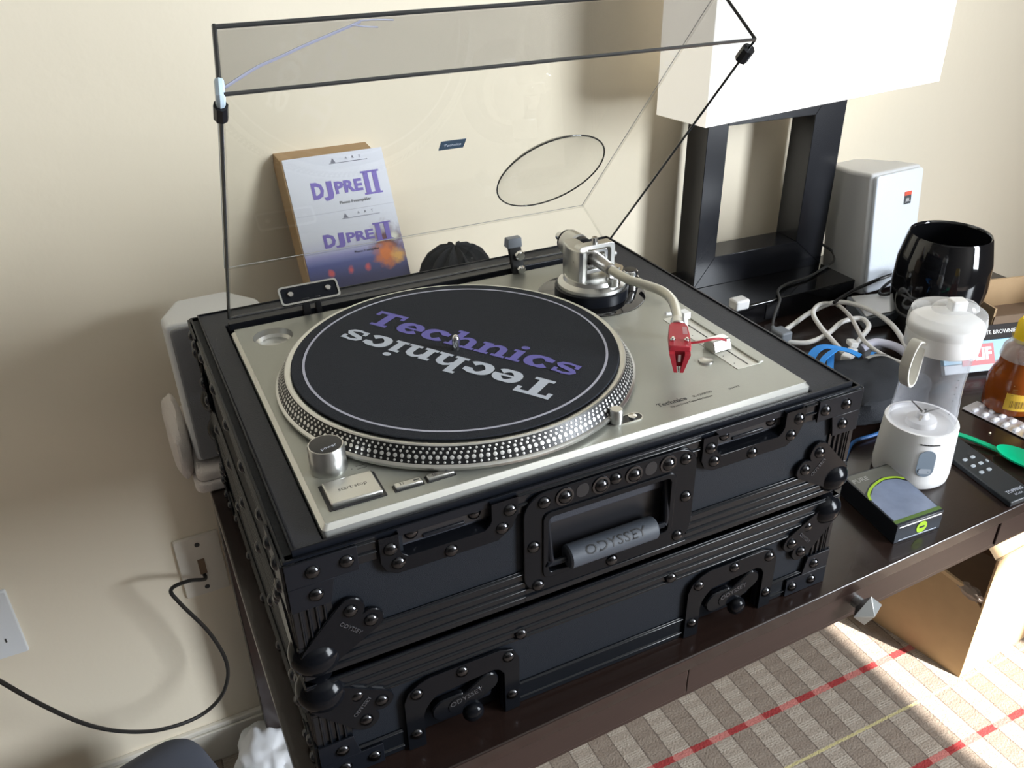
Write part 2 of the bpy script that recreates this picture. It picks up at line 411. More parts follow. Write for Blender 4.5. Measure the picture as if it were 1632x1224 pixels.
struct('ceiling', MB().box((XL - .1, WALLF - .1, ZC), (XR + .1, WB + .1, ZC + .1)), CEIL)
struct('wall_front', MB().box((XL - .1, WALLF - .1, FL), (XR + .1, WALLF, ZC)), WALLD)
f = MB()
for y0_, y1_, z0_, z1_ in ((WY0, WY1, WZ0 - .04, WZ0), (WY0, WY1, WZ1, WZ1 + .04), (WY0 - .04, WY0, WZ0 - .04, WZ1 + .04), (WY1, WY1 + .04, WZ0 - .04, WZ1 + .04)):
    f.box((XR - .012, y0_, z0_), (XR + .06, y1_, z1_))
struct('window_1', f, TRIM)
bb = MB().box((XL, WB - .014, FL), (XR, WB, FL + .075)).box((XL, WB - .010, FL + .075), (XR, WB, FL + .085))
struct('baseboard_back', bb, TRIM, bevel=.002)

# ------------------------------------------------------------------ desk
def yf(x): return -.0475 + (x - 0) * .0353        # front edge of the desk top, turned two degrees
desk = thing('desk', 'dark espresso wooden desk against the wall, carrying the turntable case', 'desk', (.9, .3, FL))
XD0, XD1 = -.052, 1.39
f = MB().prism([(XD0, yf(XD0)), (XD1, yf(XD1)), (XD1, WB - .004), (XD0, WB - .004)], D - .018, D)
top = obj('desktop', f, WOOD, desk, bevel=.0018)
def fr(x0, x1, inset, z0, z1, th=.018):
    p = [(x0, yf(x0) + inset), (x1, yf(x1) + inset), (x1, yf(x1) + inset + th), (x0, yf(x0) + inset + th)]
    return MB().prism(p, z0, z1)
obj('apron', fr(XD0 + .004, XD1 - .004, .021, D - .085, D - .018, .02), WOODF, desk)
dr = obj('drawer_front', fr(-.046, .3205, .002, D - .052, D - .0185), WOODF, desk, bevel=.001)
dr = obj('drawer_front', fr(.3225, .782, .0035, D - .054, D - .0190), WOODF, desk, bevel=.001)
dr3 = obj('drawer_front', fr(.784, 1.382, .002, D - .054, D - .0185), WOODF, desk, bevel=.001)
# pyramid knob
kx, kz = .550, D - .036; ky = yf(kx) + .0035
NICK = mat('brushed_nickel', (.55, .58, .58), .32, .9, bump=.05)
f = MB(); a = .0215; b = .010; y1 = ky - .003; y2 = ky - .021
ctr = V((kx, y2, kz)); 
f.cyl((kx, ky + .001, kz), (kx, ky - .012, kz), .007)
def dia(r, y): return [(kx - r, y, kz), (kx, y, kz - r), (kx + r, y, kz), (kx, y, kz + r)]
vs = dia(.008, ky - .008) + dia(.021, ky - .018) + [(kx, ky - .028, kz)]
f.add(vs, [(3, 2, 1, 0)] + [(i, (i + 1) % 4, 4 + (i + 1) % 4, 4 + i) for i in range(4)] + [(4 + i, 4 + (i + 1) % 4, 8) for i in range(4)])
k_ = obj('knob', f, NICK, dr, bevel=.0005, ang=20); k_['label'] = 'brushed nickel pyramid knob'
for x0, y0 in ((-.045, -.02), (-.045, .62), (1.330, .600)):
    obj('leg', MB().box((x0, y0, FL), (x0 + .055, y0 + .055, D - .018)), WOOD, desk, bevel=.002)
obj('side_rail', MB().box((-.040, .03, D - .085), (-.022, .62, D - .018)), WOOD, desk)
obj('back_rail', MB().box((0.01, .64, D - .085), (1.30, .66, D - .018)), WOOD, desk)

# ------------------------------------------------------------------ flight case
CX0, CX1, CY0, CY1, CT = -.033, .507, -.011, .438, -.0134
# face frames: (s, z, d) -> world, d outwards
FF = {'front': lambda s, z, d: (s, CY0 - d, z), 'back': lambda s, z, d: (CX1 + CX0 - s, CY1 + d, z),
      'left': lambda s, z, d: (CX0 - d, s, z), 'right': lambda s, z, d: (CX1 + d, CY0 + CY1 - s, z)}
RNG = {'front': (CX0, CX1), 'back': (CX0, CX1), 'left': (CY0, CY1), 'right': (CY0, CY1)}
rv = MB(); rv.lathe([(0.0058, 0), (.0056, .0008), (.0045, .0022), (.0025, .0031), (0, .0034)], seg=14, caps=False)
RIV = protomesh('rivet', rv, RIVET)
rv = MB(); rv.lathe([(0.0085, 0), (.0083, .001), (.0064, .0012), (.0062, .0018), (.005, .0034), (.0026, .0046), (0, .005)], seg=16, caps=False)
RIVB = protomesh('rivet', rv, RIVET)
ROT = {'front': (radians(90), 0, 0), 'back': (radians(-90), 0, 0), 'left': (0, radians(-90), 0), 'right': (0, radians(90), 0)}
def rivet(face, s, z, d, parent, big=False): inst('rivet', RIVB if big else RIV, FF[face](s, z, d), parent, ROT[face])
def bx(face, s0, s1, z0, z1, d0, d1, mb=None):
    F = FF[face]; mb = mb or MB()
    return mb.hexa([F(s0, z0, d0), F(s1, z0, d0), F(s1, z0, d1), F(s0, z0, d1), F(s0, z1, d0), F(s1, z1, d0), F(s1, z1, d1), F(s0, z1, d1)])
case = thing('flight_case', 'black flight case base holding the turntable, stacked on its own lid', 'flight case', ((CX0 + CX1) / 2, (CY0 + CY1) / 2, -.1330))
lid = thing('road_case', 'black road case lid with butterfly latches, lying on the desk under the base', 'flight case', ((CX0 + CX1) / 2, (CY0 + CY1) / 2, D))
def side_panel(face, z0, z1, holes, parent):
    s0, s1 = RNG[face]; xs = sorted({s0 + .002, s1 - .002} | {h[0] for h in holes} | {h[1] for h in holes}); zs = sorted({z0, z1} | {h[2] for h in holes} | {h[3] for h in holes})
    mb = MB()
    for i in range(len(xs) - 1):
        for j in range(len(zs) - 1):
            a, b, c, d = xs[i], xs[i + 1], zs[j], zs[j + 1]; mx, mz = (a + b) / 2, (c + d) / 2
            if any(h[0] < mx < h[1] and h[2] < mz < h[3] for h in holes): continue
            bx(face, a, b, c, d, -.009, -.0025, mb)
    return obj('side_panel', mb, PANEL, parent)
def ribs(face, s0, s1, z0, z1, parent, zr, vertical=False, name='extrusion'):
    mb = MB(); bx(face, s0, s1, z0, z1, -.0085, -.0008, mb)
    for q in zr:
        F = FF[face]; h, wd = .0009, .0016
        if vertical: mb.hexa([F(q - wd, z0, -.001), F(q + wd, z0, -.001), F(q + wd * .35, z0, h), F(q - wd * .35, z0, h), F(q - wd, z1, -.001), F(q + wd, z1, -.001), F(q + wd * .35, z1, h), F(q - wd * .35, z1, h)])
        else: mb.hexa([F(s0, q - wd, -.001), F(s1, q - wd, -.001), F(s1, q - wd * .35, h), F(s0, q - wd * .35, h), F(s0, q + wd, -.001), F(s1, q + wd, -.001), F(s1, q + wd * .35, h), F(s0, q + wd * .35, h)])
    return obj(name, mb, EXTR, parent, bevel=.0003)
HX = (.173, .2965, -.1045, -.0415)     # handle opening
DR = (.3405, .4150, -.0385, CT); DL = (.0555, .1300, -.0385, CT)
UZ0, UZ1, LZ0, LZ1 = -.1305, CT, D + .0005, -.1370
LR = (.343, .4185, D, -.192); LLt = (.0575, .1330, D, -.192)
def ext_set(face, parent, upper):
    s0, s1 = RNG[face]
    if upper:
        mb_h = [HX, DR, DL] if face == 'front' else []
        side_panel(face, UZ0, UZ1, mb_h, parent)
        ribs(face, s0, s1, UZ0, -.0955, parent, (-.098, -.1075, -.116, -.1240) , name='extrusion') if face != 'front' else (
            ribs(face, s0, .1560, UZ0, -.0955, parent, (-.098, -.1075, -.116, -.1240)), ribs(face, .318, s1, UZ0, -.0955, parent, (-.098, -.1075, -.116, -.1240)),
            ribs(face, .1560, .318, UZ0, -.117, parent, (-.1240,)))
        segs = [(s0, .0345), (.149, .325), (.440, s1)] if face == 'front' else [(s0, s1)]
        for a, b in segs: ribs(face, a, b, -.0345, CT - .0006, parent, (CT - .0035, -.0265))
        for a, b in ((s0, s0 + .030), (s1 - .030, s1)): ribs(face, a, b, -.0955, -.0345, parent, (a + .006, a + .012, a + .018, a + .024), True)
    else:
        side_panel(face, LZ0, LZ1, [LR, LLt] if face == 'front' else [], parent)
        ribs(face, s0, s1, -.1720, LZ1, parent, (-.1392, -.1500, -.1595, -.1685))
        segs = [(s0, .0385), (.149, .327), (.433, s1)] if face == 'front' else [(s0, s1)]
        for a, b in segs: ribs(face, a, b, LZ0, -.2245, parent, (-.2262, -.2440))
        for a, b in ((s0, s0 + .030), (s1 - .030, s1)): ribs(face, a, b, -.2245, -.1720, parent, (a + .006, a + .012, a + .018, a + .024), True)
for fc in FF: ext_set(fc, case, True); ext_set(fc, lid, False)
# bottoms / tops of the two shells
obj('tray_bottom', MB().box((CX0 + .004, CY0 + .004, UZ0), (CX1 - .004, CY1 - .004, UZ0 + .008)), PANEL, case)
obj('lid_top', MB().box((CX0 + .004, CY0 + .004, LZ1 - .008), (CX1 - .004, CY1 - .004, LZ1)), PANEL, lid)
# rim groove at the top of the base
def rim(x0, x1, y0, y1, w, z0, z1): return MB().ring([(x0, y0), (x1, y0), (x1, y1), (x0, y1)], [(x0 + w, y0 + w), (x1 - w, y0 + w), (x1 - w, y1 - w), (x0 + w, y1 - w)], z0, z1)
obj('rim', rim(CX0 + .0009, CX1 - .0009, CY0 + .0009, CY1 - .0009, .0022, -.02, CT + .0012), BLKS, case, bevel=.0004)
obj('rim_groove', rim(CX0 + .0035, CX1 - .0035, CY0 + .0035, CY1 - .0035, .006, -.03, -.021), BLKP, case)
obj('rim_tongue', rim(CX0 + .0085, CX1 - .0085, CY0 + .0050, CY1 - .0070, .0016, -.03, -.0075), BLKS, case, bevel=.0004)
fo = [(CX0 + .0100, CY0 + .0066), (CX1 - .0100, CY0 + .0066), (CX1 - .0100, CY1 - .0085), (CX0 + .0100, CY1 - .0085)]
fi = [(-.0012, -.0012), (.4542, -.0012), (.4542, .392), (-.0012, .392)]
obj('foam_insert', MB().ring(fo, fi, -.060, -.0092), FOAM, case, bevel=.0008)
obj('foam_bed', MB().box((-.0012, -.0012, -.122), (.4542, .392, -.058)), BLKP, case)

def corner_L(face, left, top, parent, zc, zdir):
    """L-shaped riveted plate at an outer corner: zc is the corner height, zdir -1 hangs down, +1 stands up"""
    s0, s1 = RNG[face]; e = s0 if left else s1; sg = 1 if left else -1
    A, B, w1, w2 = .053, .044, .022, .036
    p = [(e, zc), (e + sg * A, zc), (e + sg * (A), zc + zdir * w1), (e + sg * w2 * .95, zc + zdir * w1), (e + sg * w2 * .86, zc + zdir * (w1 + .004)), (e + sg * w2 * .82, zc + zdir * B), (e, zc + zdir * B)]
    # concave outline: build as two quads
    mb = MB(); F = FF[face]
    for q in ([p[0], p[1], p[2], (e, zc + zdir * w1)], [(e, zc + zdir * w1), (e + sg * w2 * .95, zc + zdir * w1), p[5], p[6]]):
        mb.prism(q if (sg * zdir) > 0 else q[::-1], 0, .0022, F)
    o = obj('corner_plate', mb, BLKS, parent, bevel=.0004)
    for a, b in ((.0445, .011), (.0195, .011), (.0195, .0325)): rivet(face, e + sg * a, zc + zdir * b, .0022, o)
def ball_corner(parent, cx, cy, zb, zdir, xs, ys):
    c = V((cx, cy, zb)); mb = MB(); mb.sphere(c, .0205, 28, 18, (1, 1, .92))
    o = obj('ball_corner', mb, BLK, parent)
    for face, use in (('front' if ys < 0 else 'back', True), ('left' if xs < 0 else 'right', True)):
        s0, s1 = RNG[face]
        if face == 'front': e, sg = (s0, 1) if xs < 0 else (s1, -1)
        elif face == 'back': e, sg = (s1, -1) if xs < 0 else (s0, 1)
        elif face == 'left': e, sg = (s0, 1) if ys < 0 else (s1, -1)
        else: e, sg = (s1, -1) if ys < 0 else (s0, 1)
        F = FF[face]
        r1 = (e + sg * .0420, zb + zdir * .040); r2 = (e + sg * .0565, zb + zdir * .0245)
        base = circ(e + sg * .014, zb + zdir * .004, .0150, 18) 
        base = [(min(max(a, s0), s1), b) for a, b in base]
        hp = hull(circ(*r1, .0115, 18) + base); hp2 = hull(circ(*r2, .0105, 18) + base)
        pm = MB().prism(hp, -.001, .0024, F, inset=.0008); pm.prism(hp2, -.001, .00238, F, inset=.0008)
        pl_ = obj('ball_corner_plate', pm, BLK, o)
        for r in (r1, r2): rivet(face, r[0], r[1], .0024, o)
        if face == 'front':
            mx, mz = (r1[0] + r2[0]) / 2 - sg * .009, (r1[1] + r2[1]) / 2 - zdir * .009
            an = atan2(r2[1] - r1[1], r2[0] - r1[0]); an = an + pi if cos(an) < 0 else an
            T = text_mb('ODYSSEY', .0052, lambda a, b, d: F(mx + a * cos(an) - b * sin(an), mz + a * sin(an) + b * cos(an), .0026 + d), .0003)
            obj('lettering', T, GREYT, o)
for xs in (-1, 1):
    for ys in (-1, 1):
        cx = CX0 + .0130 if xs < 0 else CX1 - .0130; cy = CY0 + .011 if ys < 0 else CY1 - .011
        ball_corner(case, cx, cy, -.1125, 1, xs, ys); ball_corner(lid, cx, cy, -.1530, -1, xs, ys)
for face in FF:
    for left in (True, False):
        corner_L(face, left, True, case, CT - .0008, -1); corner_L(face, left, False, lid, LZ0, 1)
# loose rivets along the lid extrusion
for face in FF:
    s0, s1 = RNG[face]
    for s in ((s0 + .0375, (s0 + s1) / 2 - .086, (s0 + s1) / 2 + .069, s1 - .0375)): rivet(face, s, -.1640, .0006, lid)
    if face != 'front':
        for k in range(5):
            s = s0 + .08 + k * (s1 - s0 - .16) / 4; rivet(face, s, -.024, .0006, case); rivet(face, s, -.1120, .0006, case); rivet(face, s, -.2350, .0006, lid)
# recessed handle
F = FF['front']
hd = obj('handle_dish', MB().ring(rrect(.1535, .3205, -.1205, -.0185, .020, 6), rrect(.173, .2965, -.1045, -.0415, .006, 6), -.001, .0026, F), BLK, case, bevel=.0008)
mb = MB()
mb.ring(rrect(.1705, .2990, -.1070, -.0390, .007, 6), rrect(.1755, .2940, -.1020, -.0440, .005, 6), -.020, .0042, F)
mb.prism(rrect(.172, .2975, -.1055, -.0405, .005, 4), -.021, -.019, F)
pan = obj('dish_pan', mb, BLK, hd, bevel=.0006)
obj('lettering', text_mb('ODYSSEY', .017, lambda a, b, d: F(.236 + a, -.066 + b, -.0188 + d), .0006), BLKS, pan)
for s, z in ((.1719, -.0284), (.3079, -.0298), (.3116, -.0704), (.3065, -.1122), (.2382, -.1140), (.1665, -.1130), (.1625, -.0702), (.2380, -.0270)): rivet('front', s, z, .0026, hd)
for s in (.1903, .2239, .2556, .2896): rivet('front', s, -.0285, .0026, hd, True)
for s in (.2070, .2725):
    obj('slot', MB().prism(rrect(s - .0058, s + .0058, -.0345, -.0215, .0055, 5), .0024, .0029, F), BLKP, hd)
hn = MB(); hn.tube([F(.1775, -.048, -.004), F(.1775, -.078, .0015), F(.1785, -.0895, .003), F(.184, -.0935, .003), F(.290, -.0935, .003)], .0028, 10, 5)
hn.tube([F(.290, -.0935, .003), F(.2925, -.0915, .002), F(.2930, -.080, .0015), F(.2930, -.048, -.004)], .0028, 10, 5)
hb = obj('handle_bail', hn, BLKS, hd)
GRIP = mat('rubber_grip', (.045, .052, .065), .5, bump=.1, bscale=900)
gp = MB().cyl(F(.1930, -.0925, .003), F(.2800, -.0925, .003), .0105, 28, bev=.0015)
gr = obj('grip', gp, GRIP, hb)
def gripmap(a, b, d):
    t = b / .0107 + radians(40); r = .0106 + d * .8; return F(.2365 + a, -.0925 + r * sin(t), .003 + r * cos(t))
obj('lettering', text_mb('ODYSSEY', .0125, gripmap, .0003, width=1.15), BLKP, gr)
# two recessed catches at the top edge
def catch(x0, x1, parent):
    o = MB(); mx = (x0 + x1) / 2
    a, b = x0 - .0155, x1 + .0240 - .0005
    out = [(a, CT - .0012), (a, -.0380), (a + .004, -.0470), (a + .012, -.0515), (b - .018, -.0515), (b - .006, -.0430), (b, -.030), (b, CT - .0012)]
    inn = [(x0, CT - .0012), (x0, -.030), (x0 + .002, -.034), (x0 + .006, -.0375), (x1 - .006, -.0375), (x1 - .002, -.034), (x1, -.030), (x1, CT - .0012)]
    n = len(out); vs = [F(p, q, .0) for p, q in out] + [F(p, q, .0026) for p, q in out] + [F(p, q, -.001) for p, q in inn] + [F(p, q, .0030) for p, q in inn]
    fs = []
    for i in range(n - 1):
        j = i + 1; fs += [(i, j, n + j, n + i), (n + i, n + j, 3 * n + j, 3 * n + i), (3 * n + i, 3 * n + j, 2 * n + j, 2 * n + i)]
    o.add(vs, fs); dish = obj('catch_dish', o, BLK, parent, bevel=.0004)
    p = MB(); p.box((x0 - .001, CY0 + .010, -.0395), (x1 + .001, CY0 + .0125, CT - .0006)); 
    p.add([F(x0, -.0375, .003), F(x1, -.0375, .003), F(x1, -.0325, -.012), F(x0, -.0325, -.012)], [(0, 1, 2, 3)])
    p.box((x0 - .0012, CY0 + .000, -.038), (x0 + .0002, CY0 + .0125, CT - .0006)).box((x1 - .0002, CY0, -.038), (x1 + .0012, CY0 + .0125, CT - .0006))
    obj('catch_pan', p, BLK, dish)
    c = MB()
    for s0, s1 in ((x0 + .003, x0 + .022), (x1 - .022, x1 - .003)): c.box((s0, CY0 + .004, -.030), (s1, CY0 + .0105, CT - .0022))
    c.box((x0 + .02, CY0 + .004, -.0185), (x1 - .02, CY0 + .0105, CT - .0022)); c.box((x0 + .02, CY0 + .0022, -.0300), (x1 - .02, CY0 + .006, -.0265))
    cc = obj('catch_plate', c, BLKS, dish, bevel=.0008)
    for s in (x0 + .0115, x1 - .0115): rivet('front', s, -.0225, -.004, cc)
    for s, z in ((a + .0085, -.0265), (a + .0135, -.0415), (mx + .003, -.0462), (b - .0145, -.0405), (b - .0075, -.0250)): rivet('front', s, z, .0026, dish)
catch(DR[0], DR[1], case); catch(DL[0] - .004, DL[1] - .004, case)
# two butterfly latches on the lid
def latch(x0, x1, parent):
    a, b = x0 - .0160, x1 + .0150; mx = (x0 + x1) / 2; z1 = -.1725
    out = [(a, LZ0), (a, z1 - .020), (a + .004, z1 - .010), (a + .014, z1 - .003), (a + .024, z1), (b - .018, z1), (b - .006, z1 - .004), (b, z1 - .016), (b, LZ0)]
    inn = [(x0, LZ0), (x0, -.215), (x0 + .002, -.208), (x0 + .006, -.202), (x0 + .012, -.196), (x1 - .010, -.192), (x1 - .004, -.195), (x1, -.202), (x1, LZ0)]
    n = len(out); vs = [F(p, q, 0) for p, q in out] + [F(p, q, .0026) for p, q in out] + [F(p, q, -.001) for p, q in inn] + [F(p, q, .0030) for p, q in inn]
    fs = []
    for i in range(n - 1):
        j = i + 1; fs += [(j, i, n + i, n + j), (n + j, n + i, 3 * n + i, 3 * n + j), (3 * n + j, 3 * n + i, 2 * n + i, 2 * n + j)]
    ds = obj('latch_dish', MB().add(vs, fs), BLK, parent, bevel=.0004)
    obj('latch_pan', MB().box((x0 - .001, CY0 + .013, D + .001), (x1 + .001, CY0 + .0155, -.190)), BLK, ds)
    obj('latch_base', MB().prism(rrect(x0 + .012, x1 - .010, -.2300, -.1980, .004), -.013, -.004, F), BLKS, ds, bevel=.001)
    wing = hull(circ(mx - .0195, -.2165, .0115, 20) + circ(mx - .006, -.2150, .0105, 20))
    w = MB().prism(wing, -.002, .0035, F, inset=.0012)
    w.prism(hull(circ(mx + .0215, -.2040, .0105, 20) + circ(mx + .004, -.2150, .0100, 20)), -.002, .0037, F, inset=.0012)
    w.prism(hull(circ(mx - .008, -.2165, .009, 16) + circ(mx + .010, -.2120, .009, 16)), -.0021, .0041, F, inset=.0012)
    wg = obj('latch_wing', w, BLK, ds)
    obj('lettering', text_mb('ODYSSEY', .0075, lambda p, q, d: F(mx + .001 + p * .97 - q * .2, -.2105 + q + p * .22, .0040 + d), .0003), GREYT, wg)
    kb = MB(); kb.lathe([(.0068, 0), (.0072, .004), (.0095, .006), (.0098, .009), (.0080, .0125), (.0045, .0145), (0, .0150)], F(mx + .006, -.2300, -.003), 24, Matrix.Rotation(radians(90), 3, 'X'), False)
    kk = obj('latch_knob', kb, BLK, wg)
    obj('latch_hook', MB().box((mx - .012, CY0 + .002, -.198), (mx + .014, CY0 + .010, -.194)), BLKS, ds, bevel=.0006)
    for s, z in ((a + .0115, -.1860), (mx - .001, -.1795), (b - .0105, -.1830), (b - .0075, -.2310), (a + .0085, -.2330)): rivet('front', s, z, .0026, ds)
latch(LR[0], LR[1], lid); latch(LLt[0], LLt[1], lid)

# ------------------------------------------------------------------ turntable
tt = thing('turntable', 'silver direct-drive DJ turntable with clear dust cover propped open, in the black case', 'turntable', (.2265, .18, -.058))
PW, PD = .453, .3605
pr = rrect(0, PW, 0, PD, .004, 4)
obj('chassis', MB().prism(rrect(.002, PW - .002, .002, PD - .002, .004, 4), -.0579, -.012), BLKP, tt)
mb = MB(); n = len(pr); pin = rrect(.0035, PW - .0035, .0035, PD - .0035, .003, 4)
mb.add([(a, b, -.012) for a, b in pr] + [(a, b, -.0042) for a, b in pr] + [(a, b, -.0006) for a, b in pin], [tuple(range(n))[::-1]] + [(k * n + i, k * n + (i + 1) % n, (k + 1) * n + (i + 1) % n, (k + 1) * n + i) for k in (0, 1) for i in range(n)])
obj('plinth_edge', mb, PLINTHE, tt)
# plinth top with a round hole (45 adaptor recess)
RC = (.0365, .3235); RR = .0200
mb = MB(); N = 48
def sqp(a):    # ray from the hole centre to a square
    c, s_ = cos(a), sin(a); t = 1 / max(abs(c), abs(s_)); return (RC[0] + c * t * .029, RC[1] + s_ * t * .029)
inner = [(RC[0] + RR * cos(2 * pi * k / N), RC[1] + RR * sin(2 * pi * k / N)) for k in range(N)]; outer = [sqp(2 * pi * k / N) for k in range(N)]
mb.ring(outer, inner, -.004, 0)
x0, x1, y0, y1 = .0035, PW - .0035, .0035, PD - .0035; hx0, hx1, hy0, hy1 = RC[0] - .029, RC[0] + .029, RC[1] - .029, RC[1] + .029
mb.box((x0, y0, -.004), (x1, hy0, 0)).box((x0, hy0, -.004), (hx0, hy1, 0)).box((hx1, hy0, -.004), (x1, hy1, 0)).box((x0, hy1, -.004), (x1, y1, 0))
obj('top_plate', mb, PLINTH, tt, ang=60)
obj('adaptor_recess', MB().lathe([(RR, 0), (RR - .001, -.006), (RR - .004, -.0085), (0, -.0085)], (RC[0], RC[1], -.0001), 40, None, False), ALU, tt)
# platter
PX, PY = .1760, .1700
prof = [(0, .0020), (.1630, .0020), (.1662, .0032), (.1664, .0055), (.1650, .0068), (.1640, .0072), (.1568, .0195), (.1556, .0204), (.1530, .0204), (.1520, .0198), (0, .0198)]
pl_ = obj('platter', MB().lathe(prof[:6], (PX, PY, 0), 128, None, False), ALU, tt)
obj('strobe_band', MB().lathe([(.1643, .0068), (.1566, .0194)], (PX, PY, 0), 128, None, False), PLAT, pl_)
obj('platter_top', MB().lathe(prof[6:], (PX, PY, 0), 128, None, False), ALU, pl_)
mb = MB(); e0 = V((.1643, 0, .0068)); e1 = V((.1566, 0, .0194)); sl = e1 - e0; nl = V((sl.z, 0, -sl.x)).normalized()
rows = ((.14, 180, .00105), (.40, 180, .00180), (.66, 189, .00120), (.86, 190, .00105))
for t, cnt, rr in rows:
    for k in range(cnt):
        a = 2 * pi * (k + (.5 if cnt != 180 else 0)) / cnt; M = Matrix.Rotation(a, 3, 'Z'); c = e0 + sl * t + nl * .00025
        u_ = sl.normalized() * rr; w_ = V((0, rr, 0))
        vs = [V((PX, PY, 0)) + M @ (c + u_ * cos(q * pi / 4) + w_ * sin(q * pi / 4)) for q in range(8)]
        vs.append(V((PX, PY, 0)) + M @ (c + nl * .0004))
        mb.add(vs, [(q, (q + 1) % 8, 8) for q in range(8)])
o = obj('strobe_dots', mb, DOT, pl_); o['kind'] = 'stuff'
obj('spindle', MB().lathe([(.0036, .0190), (.0036, .0330), (.0030, .0355), (.0016, .0370), (0, .0374)], (PX, PY, 0), 20, None, False), CHROME, tt)
# slipmat lies on the platter: its own thing
mt = thing('slipmat', 'round black felt slipmat on the platter, with a purple word and an upside-down silver word', 'slipmat', (PX, PY, .0204))
obj('felt_disc', MB().lathe([(.0038, .0205), (.1500, .0205), (.1508, .0212), (.1500, .0220), (.0038, .0220)], (PX, PY, 0), 128, None, False), FELT, mt)
mb = MB(); mb.ring(circ(PX, PY, .1405, 128), circ(PX, PY, .1383, 128), .0218, .02215); obj('printed_ring', mb, RINGP, mt)
DP = (-.0050, .0055); DW = (.0, -.0)
TH = radians(-55.75); tx, ty = cos(TH), sin(TH); nx, ny = -ty, tx
B0 = (.1215 + DP[0], .2610 + DP[1])
def FW(a, b, d): return (B0[0] + tx * a + nx * b, B0[1] + ty * a + ny * b, .0220 + d)
mbw, wid = slab_word(lambda a, b, d: (a, b, d), .0300)
LW = .2340; sx = LW / wid
g = MB(); g.add([FW(p.x * sx, p.y, p.z) for p in mbw.v], mbw.f); obj('lettering', g, PURP, mt)['label'] = 'purple lettering'
B1 = (.2335, .0670)
g = MB(); g.add([(B1[0] - tx * p.x * sx - nx * p.y, B1[1] - ty * p.x * sx - ny * p.y, .0220 + p.z) for p in mbw.v], mbw.f); obj('lettering', g, SILP, mt)['label'] = 'silver lettering, upside down'

# controls
mb = MB().ring(rrect(.0100, .0545, .0150, .0490, .0008, 2), rrect(.0124, .0524, .0172, .0474, .0006, 2), -.001, .0005); sb = obj('button_well', mb, BLKP, tt)
sbt = obj('start_stop_button', MB().box((.0126, .0176, -.001), (.0522, .0470, .0042)), ALU, tt, bevel=.0012)
obj('lettering', text_mb('start·stop', .0058, lambda a, b, d: (.0330 + a, .0330 + b, .0042 + d), .00005), INK, sbt)
for i, (a, b) in enumerate(((.0605, .0845), (.0865, .1105))):
    obj('button_well', MB().ring(rrect(a, b, .0152, .0240, .0005, 2), rrect(a + .0012, b - .0008, .0165, .0232, .0005, 2), -.001, .0004), BLKP, tt)
    o = obj('speed_button', MB().box((a + .0014, .0168, -.001), (b - .001, .0230, .0030)), ALU, tt, bevel=.0008)
    obj('lettering', text_mb(('33', '45')[i], .0042, lambda p, q, d: ((a + b) / 2 - .005 + p, .0200 + q, .0030 + d), .00005), INK, o)
    obj('indicator', MB().box((b - .0075, .0194, .0028), (b - .0030, .0206, .0032)), INK, o)
pk = obj('power_dial', MB().lathe([(.0150, -.0005), (.0152, .0010), (.0146, .0030), (.0144, .0205), (.0136, .0222), (.0128, .0222)], (.0247, .0705, 0), 48, None, False), ALU, tt)
dt = obj('dial_cap', MB().lathe([(.0129, .0220), (.0128, .0224), (.0110, .0226), (0, .0226)], (.0247, .0705, 0), 40, None, False), BLKP, pk)
obj('lettering', text_mb('power', .0050, lambda a, b, d: (.0255 + a * cos(.2) - b * sin(.2), .0650 + b + a * .2, .0227 + d), .0001), SILP, dt)
obj('strobe_lamp_mark', MB().box((.0400, .0600, 0), (.0406, .0606, .00015)).box((.0440, .0580, 0), (.0520, .0583, .00015)).box((.0440, .0620, 0), (.0520, .0623, .00015)), INK, tt)
# pop-up target light
ws = obj('light_well', MB().ring(rrect(.2520, .2860, .0175, .0300, .006, 5), rrect(.2530, .2850, .0185, .0290, .0053, 5), -.0005, .0006), ALU, tt)
obj('light_recess', MB().prism(rrect(.2530, .2850, .0185, .0290, .0053, 5), -.0003, .0003), BLKP, ws)
obj('target_light', MB().lathe([(.0058, 0), (.0058, .0120), (.0050, .0135), (0, .0136)], (.2600, .0238, 0), 24, None, False), ALU, tt)
obj('light_button', MB().lathe([(.0038, 0), (.0038, .0020), (0, .0026)], (.2765, .0238, 0), 18, None, False), CHROME, tt)
# printed maker name and line
mbs, ws_ = slab_word(lambda a, b, d: (a, b, d), .0052, .0001)
g = MB(); g.add([(.3060 + p.x * .85, .0275 + p.y - (p.x) * .02, .00005 + p.z) for p in mbs.v], mbs.f); obj('lettering', g, INK, tt)
for s_, x_, y_, z_ in (('SL-1200M3D', .3530, .0286, .0040), ('Direct Drive Turntable System', .3370, .0225, .0035), ('QUARTZ', .3850, .0250, .0030)):
    obj('lettering', text_mb(s_, z_, lambda a, b, d: (x_ + a, y_ + b, .0001 + d), .00003), INK, tt)
# pitch slider
pb = obj('slider_plate', MB().prism(rrect(.4090, .4385, .0500, .1720, .0012, 2), -.0002, .0005), CREAMP, tt)
obj('slider_ridge', MB().prism([(.4335, .050), (.4395, .050), (.4395, .172), (.4335, .172)], .0003, .0022), PLINTH, pb, bevel=.0006)
obj('slider_slot', MB().box((.4232, .0530, .0004), (.4243, .1640, .0008)), BLKP, pb)
for k in range(7): obj('scale_mark', MB().box((.4130, .0600 + k * .0165, .0004), (.4138, .0608 + k * .0165, .0007)), INK, pb)
sk = MB(); sk.hexa([(.4080, .0830, .0015), (.4290, .0830, .0015), (.4290, .1030, .0015), (.4080, .1030, .0015), (.4080, .0880, .0120), (.4290, .0880, .0120), (.4290, .0990, .0120), (.4080, .0990, .0120)])
kn = obj('slider_knob', sk, ALU, pb, bevel=.0012)
obj('knob_line', MB().box((.4085, .0862, .0075), (.4285, .0866, .0090)), INK, kn)
